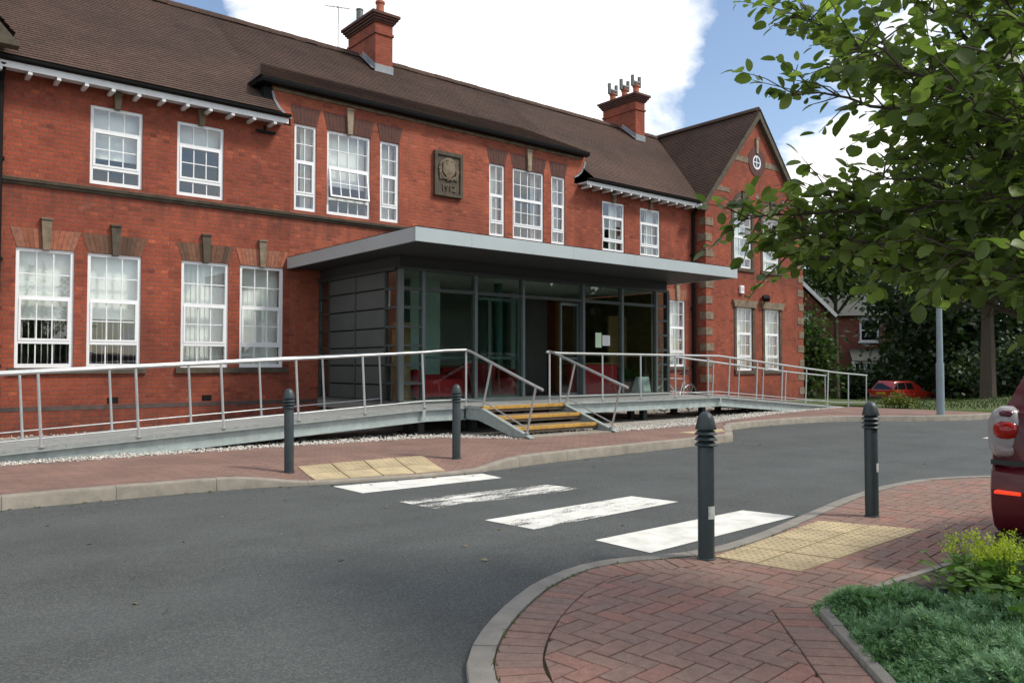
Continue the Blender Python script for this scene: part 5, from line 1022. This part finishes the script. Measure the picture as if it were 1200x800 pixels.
# ---------------------------------------------------------------- foreground tree
FT = thing('broadleaf_tree', 'broad-leaved tree overhanging the upper right, rooted in the near planting bed', 'tree', (4.55, .55, .04))
LIMBS = [((3.70, 2.55, 2.0), 1.3), ((4.02, 2.52, 3.28), .9), ((3.68, 2.24, 2.66), .9), ((3.5, 1.78, 2.76), 1), ((4.15, 2.52, 1.88), 1.4), ((3.85, 2.4, 1.92), 1.2), ((3.71, 1.86, 2.18), 1), ((3.72, 1.59, 1.86), 1), ((3.37, 1.37, 2.31), 1), ((3.36, 1.11, 2.44), 1), ((3.72, 1.34, 1.97), 1),
         ((3.45, 1.0, 1.62), 1.3), ((3.62, 1.12, 1.55), 1.2), ((3.85, 1.74, 3.34), 1), ((3.94, 2.19, 3.47), 1), ((4.07, 2.09, 1.86), 1.3), ((4.12, 2.3, 2.18), 1.3), ((4.3, 1.9, 2.6), 1), ((4.0, 1.5, 2.5), 1), ((3.9, 2.0, 2.9), 1), ((4.5, 2.2, 3.0), 1), ((3.6, 1.3, 2.9), 1), ((4.6, 2.0, 2.1), 1), ((4.2, 1.6, 2.0), 1),
         ((5.4, 1.9, 2.8), .8), ((5.9, 1.0, 2.6), .7), ((5.7, .1, 3.2), .7), ((4.9, -.7, 2.9), .7), ((4.0, -.6, 3.1), .7), ((3.6, .0, 2.6), .7), ((3.5, .5, 3.2), .8), ((4.6, .6, 4.3), .9), ((4.2, 1.2, 4.1), .9), ((5.1, 1.2, 3.9), .8), ((4.9, 1.8, 3.5), .8), ((4.6, 1.4, 3.4), .8)]
br = MB(); base = V3((4.55, .55, 0)); fork = V3((4.50, .66, 1.15)); LP, LD, LN, LS = [], [], [], []
br.tube([base, (4.54, .58, .5), fork, (4.45, .8, 2.2), (4.4, .95, 3.4)], [.095, .08, .07, .045, .012], 12)
def addleaf(p, d):
    nrm = V3((rnd.gauss(0, .6), rnd.gauss(0, .6), 1)); dd = V3(d) * .6 + V3((rnd.gauss(0, .55), rnd.gauss(0, .55), rnd.gauss(-.25, .35))); dd = dd.normalized(); LP.append(tuple(p + dd * .018)); LD.append(tuple(dd)); LN.append(tuple(nrm)); LS.append(rnd.uniform(.055, .128))
for tgt, dens in LIMBS:
    tgt = V3(tgt); t0 = rnd.uniform(0, .55); s0 = fork.lerp(V3((4.45, .8, 2.2)), t0) if tgt.z > 1.9 else base.lerp(fork, rnd.uniform(.72, 1)); mid = s0.lerp(tgt, .5) + V3((rnd.uniform(-.12, .12), rnd.uniform(-.12, .12), rnd.uniform(.10, .38))); pts = []
    for i in range(13): a = i / 12; pts.append(s0 * (1 - a) ** 2 + mid * 2 * a * (1 - a) + tgt * a * a + V3((rnd.gauss(0, .02), rnd.gauss(0, .02), rnd.gauss(0, .02))))
    br.tube(pts, [.019 * (1 - i / 12) + .003 for i in range(13)], 6); ld = (tgt - s0).normalized(); L = (tgt - s0).length
    for k in range(int(32 * dens * max(.7, L / 2))):
        a = rnd.uniform(.32, 1.0) ** .8; i = min(11, int(a * 12)); p = pts[i].lerp(pts[i + 1], a * 12 - i) if i < 12 else pts[12]; d = (ld * rnd.uniform(.3, .9) + V3((rnd.gauss(0, .6), rnd.gauss(0, .6), rnd.gauss(.05, .45)))).normalized(); l = rnd.uniform(.14, .36); q = [p, p + d * l * .5 + V3((0, 0, rnd.uniform(-.01, .02))), p + d * l + V3((0, 0, rnd.uniform(-.06, .02)))]
        br.tube(q, [.0045, .0032, .0018], 4, False); nl = int(l / .038)
        for j in range(1, nl + 1): w = j / nl; addleaf(q[0].lerp(q[2], w), d)
    for j in range(5): addleaf(tgt, ld)
br.build('trunk', BARK, FT, smooth=True)
LP, LD, LN, LS = map(np.array, (LP, LD, LN, LS)); LS = LS * .76
kz = LP[:, 2] > 1.60 - .32 * np.clip((3.75 - LP[:, 0] * CAMD.x - LP[:, 1] * CAMD.y) / .5, 0, 1); LP, LD, LN, LS = LP[kz], LD[kz], LN[kz], LS[kz]
FR = frames(LD, LN); dist = np.linalg.norm(LP - np.array([0, 0, 1.25]), axis=1); fw_ = LP[:, 0] * CAMD.x + LP[:, 1] * CAMD.y; rt_ = (LP[:, 0] * CAMR.x + LP[:, 1] * CAMR.y) / fw_; vt_ = (LP[:, 2] - 1.25) / fw_
vis = (np.abs(rt_) < .63) & (vt_ < .45) & (vt_ > -.35); order = np.argsort(np.where(vis, dist / LS, 1e6)); near = order[:300]; far = order[300:]
keepf = far[LP[far][:, 2] > .9]
v, f = leaves_mesh(LP[keepf], FR[keepf], LS[keepf]); struct(npobj('crown', v, f, LEAF, FT, True), 'stuff')
lms = [npmesh('leaf', LV_T * np.array([a, 1, b]), LF_T, LEAF, True) for a, b in ((.8, 1), (.72, 1.6), (.88, .5))]; go = np.array(ORG[FT.name])
for i in near:
    o = bpy.data.objects.new('leaf', lms[i % 3]); COL.objects.link(o); o.parent = FT; mt = Matrix.Identity(4)
    for a in range(3):
        for b in range(3): mt[a][b] = FR[i][a][b] * LS[i]
        mt[a][3] = LP[i][a] - go[a]
    o.matrix_local = mt
# ---------------------------------------------------------------- planting bed
BED = [(2.25, .62), (3.07, 1.42), (3.765, 2.10), (4.98, 2.04), (4.98, -.8), (2.25, -.8)]
m = MB(); m.add([(x, y, .03) for x, y in BED], [tuple(range(6))]); struct(m.build('planting_bed', SOIL))
def edge_d(x, y, poly):
    d = 9e9
    for (a, b), (c, e) in zip(poly, poly[1:] + poly[:1]):
        L2 = (c - a) ** 2 + (e - b) ** 2; t = max(0, min(1, ((x - a) * (c - a) + (y - b) * (e - b)) / L2)); d = min(d, math.hypot(x - a - t * (c - a), y - b - t * (e - b)))
    return d
JB = [(rnd.uniform(2.4, 4.9), rnd.uniform(-.2, 2.1), rnd.uniform(.05, .13), rnd.choice((-.05, .03, .045, .055, .07))) for _ in range(130)]
def mound(x, y):
    d = edge_d(x, y, BED); z = .035 + .10 * sstep(-.02, .3, d)
    for bx, by, br_, bh in JB:
        q = ((x - bx) ** 2 + (y - by) ** 2) / br_ ** 2
        if q < 5: z += bh * math.exp(-q)
    return z
SP_V, SP_F = [], []
def dia(p, a, l, w, lift):
    o_ = len(SP_V); dx, dy = math.sin(a), math.cos(a); SP_V.extend([p, (p[0] + dx * l * .45 - dy * w, p[1] + dy * l * .45 + dx * w, p[2] + lift * .6), (p[0] + dx * l, p[1] + dy * l, p[2] + lift), (p[0] + dx * l * .45 + dy * w, p[1] + dy * l * .45 - dx * w, p[2] + lift * .6)]); SP_F.extend([(o_, o_ + 1, o_ + 2), (o_, o_ + 2, o_ + 3)])
dia((0, 0, 0), 0, 1.0, .05, .1)
for i in range(9): t_ = .12 + .09 * i; dia((0, t_, t_ * .1), (.75 - .03 * i) * (1 if i % 2 else -1), .48 - .03 * i, .055, .10 * (1 if i % 3 else -.6))
SP_V, SP_F = np.array(SP_V), np.array(SP_F)
def sprigs(n, ok, smin, smax):
    P, Dn = [], []
    while len(P) < n:
        x, y = rng.uniform(2.4, 4.98), rng.uniform(-.3, 2.2)
        if not ok(x, y): continue
        z = mound(x, y); dx = (mound(x + .03, y) - z) / .03; dy = (mound(x, y + .03) - z) / .03; d = np.array([-dx * .8, -dy * .8, .5]) + rng.normal(0, .42, 3) + .8 * np.array([math.sin(x * 9 + y * 4), math.cos(y * 8 - x * 3), 0]) * .6; d[2] = abs(d[2]) * .38 + .05
        P.append((x, y, z - .025 + rng.uniform(-.03, .012))); Dn.append(d)
    P, Dn = np.array(P), np.array(Dn); F = frames(Dn, rng.normal(0, .45, (n, 3)) + np.array([0, 0, 1])); return leaves_mesh(P, F, rng.uniform(smin, smax, n), 1, SP_V, SP_F)
inb = lambda x, y: (inpoly((x, y), BED) or edge_d(x, y, BED) < .025) and not (x > 4.05 and y > 1.05 and x + y > 5.62) and (x * CAMR.x + y * CAMR.y) / (x * CAMD.x + y * CAMD.y) < .78 and x * CAMD.x + y * CAMD.y > 2.2
J = thing('juniper', 'low spreading grey-green juniper filling the near planting bed', 'shrub', (3.6, 1.4, .03)); v, f = sprigs(19000, inb, .035, .075); struct(npobj('foliage', v, f, JUNI, J), 'stuff')
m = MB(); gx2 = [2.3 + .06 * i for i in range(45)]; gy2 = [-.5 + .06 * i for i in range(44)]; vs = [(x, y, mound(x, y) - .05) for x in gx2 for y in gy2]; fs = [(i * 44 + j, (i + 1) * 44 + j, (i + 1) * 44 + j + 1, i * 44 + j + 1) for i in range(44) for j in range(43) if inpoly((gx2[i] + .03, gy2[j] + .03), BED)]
m.add(vs, fs); m.build('shade_sheet', M('juniper_shade', (.02, .032, .02), .95, .4, 30, .6, 60), J, fix=False)  # dark sheet under the sprigs, coloured as the shade inside the plant
# lady's mantle: soft round leaves and lime flower sprays
DT = np.array([(0, 0, 0)] + [(.5 * math.cos(a) * (1 + .07 * (-1) ** i), .5 * math.sin(a) * (1 + .07 * (-1) ** i) + .05, .12) for i, a in enumerate([2 * math.pi * k / 14 for k in range(14)])]); DF = np.array([(0, 1 + i, 1 + (i + 1) % 14) for i in range(14)])
def mantle(cx_, cy_, z, r_, n, label, nf):
    t = thing('flowering_perennial', label, 'plant', (cx_, cy_, .03), 'soft-leaved perennials in the bed'); P = np.stack([cx_ + rng.normal(0, r_, n), cy_ + rng.normal(0, r_, n), z + rng.normal(0, .04, n)], -1); F = frames(rvec(n) * np.array([1, 1, .2]), rng.normal(0, .35, (n, 3)) + np.array([0, 0, 1])); v, f = leaves_mesh(P, F, rng.uniform(.03, .065, n), 1, DT, DF); npobj('foliage', v, f, LADY, t)
    m = MB(); [m.tube([(cx_, cy_, .04), tuple(p)], .0025, 3, False) for p in P[:40]]; m.build('stems', LADY, t)
    if nf:
        c = np.stack([cx_ + rng.normal(.04, r_ * .85, 60), cy_ + rng.normal(.03, r_ * .85, 60), z + .09 + rng.uniform(0, .10, 60)], -1); k = rng.integers(0, 60, nf); P = c[k] + rng.normal(0, .014, (nf, 3)); F = frames(rvec(nf), rvec(nf)); v, f = leaves_mesh(P, F, rng.uniform(.007, .014, nf), 1, QT, QF); struct(npobj('flowers', v, f, LIME, t), 'stuff')
        m = MB(); [m.tube([(cx_ + (p[0] - cx_) * .4, cy_ + (p[1] - cy_) * .4, z), tuple(p)], .0015, 3, False) for p in c]; m.build('flower_stalks', LADY, t)
mantle(4.42, 1.50, .19, .13, 260, 'lime-green flowering perennial in front of the dark red car', 2600); mantle(4.20, 1.36, .17, .13, 300, 'rounded leafy perennial between the juniper and the lime flowers', 0); mantle(4.62, 1.72, .14, .10, 160, 'low leafy perennial at the back corner of the planting bed', 300)
# ---------------------------------------------------------------- background houses
def house(label, org, rotz, w, dpt, ze, zr_, z0, wins, bay=None, gable=False, chim=None, xo=0):
    t = thing('brick_house', label, 'house', (*org, z0)); t.rotation_euler = (0, 0, rotz)
    def pc(m, name, mat, parent=None, **k): o = m.build(name, mat, **k); o.parent = parent or t; return o
    m = MB(); m.box(0, w, 0, dpt, 0, ze - z0)
    if gable: m.prism([(0, ze - z0), (w, ze - z0), (w / 2, zr_ - z0 - .1)], 1, 0, dpt)
    pc(m, 'wall', HBRICK); m = MB(); th = .14
    if gable:
        for a, b in ((-.35, w / 2), (w + .35, w / 2)): m.add([(a, -.35, ze - z0 - .25), (a, dpt + .3, ze - z0 - .25), (b, dpt + .3, zr_ - z0), (b, -.35, zr_ - z0), (a, -.35, ze - z0 - .25 + th), (a, dpt + .3, ze - z0 - .25 + th), (b, dpt + .3, zr_ - z0 + th), (b, -.35, zr_ - z0 + th)], [(3, 2, 1, 0), (4, 5, 6, 7), (0, 1, 5, 4), (1, 2, 6, 5), (2, 3, 7, 6), (3, 0, 4, 7)])
    else: m.prism([(-.4, ze - z0 - .2), (dpt + .4, ze - z0 - .2), (dpt / 2, zr_ - z0)], 0, -.3, w + .3)
    rf = pc(m, 'roof', SLATE)
    if gable:
        m = MB()
        for a in (-.4, w + .4): m.obox((a, -.38, ze - z0 - .25), (w / 2, -.38, zr_ - z0 + .02), .06, .16)
        pc(m, 'bargeboard', WPAINT, rf)
    for x0, x1, za, zb in wins:
        m = MB(); za -= z0; zb -= z0; m.box(x0 - .1, x1 + .1, -.06, -.001, zb, zb + .18); m.box(x0 - .1, x1 + .1, -.1, -.001, za - .12, za); m.box(x0, x0 + .12, -.05, -.001, za, zb); m.box(x1 - .12, x1, -.05, -.001, za, zb); m.box(x0 + .12, x1 - .12, -.05, -.001, (za + zb) / 2 - .05, (za + zb) / 2 + .05); m.box(x0 + .12, x1 - .12, -.05, -.001, za, za + .09); m.box(x0 + .12, x1 - .12, -.05, -.001, zb - .09, zb); wn = pc(m, 'window', WPAINT); m = MB(); m.box(x0 + .1, x1 - .1, -.02, -.002, za + .05, zb - .05); pc(m, 'pane', CGLASS, wn)
    if bay:
        x0, x1, za, zb, zc_ = bay; za -= z0; zb -= z0; zc_ -= z0; m = MB(); m.box(x0, x1, -.8, -.001, 0, za); b_ = pc(m, 'bay_window', HBRICK); m = MB(); m.prism([(-.95, zb), (0, zb), (0, zc_)], 0, x0 - .15, x1 + .15); pc(m, 'bay_roof', SLATE, b_); m = MB(); n = 4
        m.box(x0, x1, -.82, -.0, za, za + .12); m.box(x0, x1, -.82, -.0, zb - .2, zb - .001)
        for i in range(n + 1): x = x0 + (x1 - x0) * i / n; m.box(x - .09, x + .09, -.82, -.7, za + .12, zb - .2)
        for i in range(n): x = x0 + (x1 - x0) * (i + .5) / n; m.box(x - .02, x + .02, -.8, -.72, za + .12, zb - .2)
        pc(m, 'bay_frame', WPAINT, b_); m = MB(); m.box(x0 + .05, x1 - .05, -.74, -.72, za + .1, zb - .19); pc(m, 'pane', CGLASS, b_)
    if chim: m = MB(); m.box(chim, chim + .7, dpt / 2 - .4, dpt / 2 + .4, ze - z0, zr_ - z0 + 1.0); pc(m, 'chimney', HBRICK)
hx = at(21.5, 58); house('distant brick house with slate roof and white bay window beyond the lawn', hx, R(-48), 11, 8, 5.0, 8.2, -1.2, [(3.6, 4.9, 2.95, 4.55), (8.0, 9.2, 2.95, 4.55)], (3.0, 6.0, .75, 1.55, 2.4), chim=9)
hx = at(9.6, 40); house('brick house gable with white bargeboard just right of the school wing', hx, R(-44), 6.0, 9, 3.9, 7.1, -.2, [(4.2, 5.2, 2.4, 3.6), (3.6, 5.0, .6, 2.0)], gable=True)
# ---------------------------------------------------------------- background planting
BG = 'trees beyond the lawn'
def T(name, label, u, fw, h, rad, czf, n, ls, mat, z0=None, **k): r_ = (u - 600) / 934.96 * fw; x, y = at(r_, fw); return tree(name, label, x, y, hl(x, y) if z0 is None else z0, h, rad, czf, n, ls, mat, **k)
T('small_tree', 'small bright green tree beside the brick wing, in front of the gabled house', 953, 30, 3.5, .95, .45, 3600, .15, LMID, clumps=70, group=BG)
T('sparse_tree', 'slender tree showing small leaves beside the right slope of the school gable', 980, 44, 10.6, 2.4, .78, 6500, .2, LMID, clumps=60, group=BG)
T('tall_tree', 'tall leafy tree above the roof of the bay-windowed house', 1035, 66, 15, 4.2, .55, 8000, .36, LDARK, clumps=80, trunk=.2, group=BG)
T('conifer', 'dense dark golden-green conifer overlapping the distant bay-windowed house', 1068, 53, 8.2, 1.9, .5, 9000, .30, LCON, cone=True, group=BG)
T('bushy_tree', 'dark bushy tree behind the pale lamp post', 1102, 48, 9.5, 4.2, .45, 9000, .34, LDARK, clumps=90, group=BG)
T('tall_tree', 'tall tree with bare grey trunk standing on the lawn near the right edge', 1157, 32, 11, 4.2, .68, 9000, .28, LDARK, clumps=90, trunk=.26, group=BG)
T('bushy_tree', 'dark tree mass behind the bare-trunked tree, at the right edge', 1185, 52, 10, 5.0, .45, 9000, .38, LDARK, clumps=90, group=BG)
T('bushy_tree', 'dark tree beyond the right edge behind the dark red car', 1275, 44, 9, 4.5, .45, 7000, .36, LDARK, clumps=80, group=BG)
T('bushy_tree', 'distant tree behind the slate roof of the bay-windowed house', 985, 78, 14, 6.0, .5, 5000, .5, LDARK, clumps=70, group=BG)
T('bushy_tree', 'distant tree above the golden-green conifer', 1060, 82, 13, 6, .5, 6000, .5, LDARK, clumps=80, group=BG)
for i, (u_, fw, h, rad, mt, lb_) in enumerate([(985, 50, 2.0, 2.2, LDARK, 'dark hedge shrub left of the small red hatchback'), (1036, 54, 2.2, 2.6, LDARK, 'dark hedge shrub directly behind the small red hatchback'), (1080, 54, 2.8, 2.6, LDARK, 'dark shrub right of the small red hatchback'), (1122, 50, 2.8, 2.6, LDARK, 'dark shrub just right of the lamp post'), (1140, 46, 3.6, 3.0, LDARK, 'dark shrub left of the bare grey trunk'), (1190, 40, 3.0, 2.6, LDARK, 'dark shrub right of the bare grey trunk'), (1235, 38, 3.2, 2.6, LDARK, 'dark shrub at the right edge above the dark red car')]):
    T('hedge_shrub', lb_, u_, fw, h, rad, .45, 5000, .2, mt, clumps=50, trunk=.06, group='hedge shrubs beyond the lawn', cat='shrub', tight=.26, forks=3)
sx_, sy_ = 21.55, 10.0; T('low_shrub', 'low bright yellow-green shrub at the edge of the lawn', 1053, 21.4, .42, .42, .35, 1400, .06, LYEL, clumps=26, trunk=.015, cat='shrub', tight=.25, forks=3)
# grass blades on the near part of the lawn
gv = []
for _ in range(16000):
    i = rnd.randrange(6, len(lb) - 30); x, y = lb[i]; t_ = abs(rnd.gauss(0, 6)); X, Y = x + .85 * t_ + rnd.uniform(-.4, .4), y + .53 * t_ + rnd.uniform(-.4, .4); 
    if t_ < .25: continue
    z = hl(X, Y); a = rnd.uniform(0, 6.28); w = .018; h = rnd.uniform(.04, .13); gv += [(X - w * math.cos(a), Y - w * math.sin(a), z - .01), (X + w * math.cos(a), Y + w * math.sin(a), z - .01), (X + rnd.uniform(-.05, .05), Y + rnd.uniform(-.05, .05), z + h)]
struct(npobj('grass', np.array(gv), np.arange(len(gv)).reshape(-1, 3), leafmat('grass_blade', (.05, .072, .018), .35, .2)), 'stuff')
# tree belt on the far side of the car park, behind the camera (seen mirrored in the windows)
n = 52000; k = 40; cxs = np.linspace(-22, 62, k) + rng.normal(0, .8, k); hs = np.where((cxs < 22) | (cxs > 54), rng.uniform(1.5, 3.0, k), rng.uniform(6, 13, k)); kk = rng.integers(0, k, n); d_ = rvec(n) * rng.uniform(.5, 1, (n, 1))
P = np.stack([cxs[kk] + d_[:, 0] * 1.9, -17 + d_[:, 1] * 1.6, hs[kk] * .5 + d_[:, 2] * hs[kk] * .55], -1); P[:, 2] = np.maximum(P[:, 2], .1); F = frames(rvec(n), rvec(n)); v, f = leaves_mesh(P, F, np.where(hs[kk] > 4, rng.uniform(.6, 1.1, n), rng.uniform(.3, .6, n)), 1, QT, QF); struct(npobj('tree_belt', v, f, LDARK), 'stuff')

# scraps of leaf and grit along the gutters
lv = []
for _ in range(260):
    x = rnd.uniform(-1, 15); y = lerp(KF, x) - abs(rnd.gauss(0, .12)) - .01; z = .006
    if rnd.random() < .3: x, y = rnd.uniform(1.0, 11), rnd.uniform(4, 8); 
    if y > lerp(KF, x) - .01: continue
    a = rnd.uniform(0, 6.28); l = rnd.uniform(.006, .03); w = l * rnd.uniform(.3, .7)
    lv += [(x, y, z), (x + l * math.cos(a) - w * math.sin(a), y + l * math.sin(a) + w * math.cos(a), z + rnd.uniform(0, .012)), (x + 2 * l * math.cos(a), y + 2 * l * math.sin(a), z), (x + l * math.cos(a) + w * math.sin(a), y + l * math.sin(a) - w * math.cos(a), z + rnd.uniform(0, .008))]
struct(npobj('leaf_litter', np.array(lv), np.arange(len(lv)).reshape(-1, 4), leafmat('dry_leaf', (.16, .13, .07), .5, .1)), 'stuff')
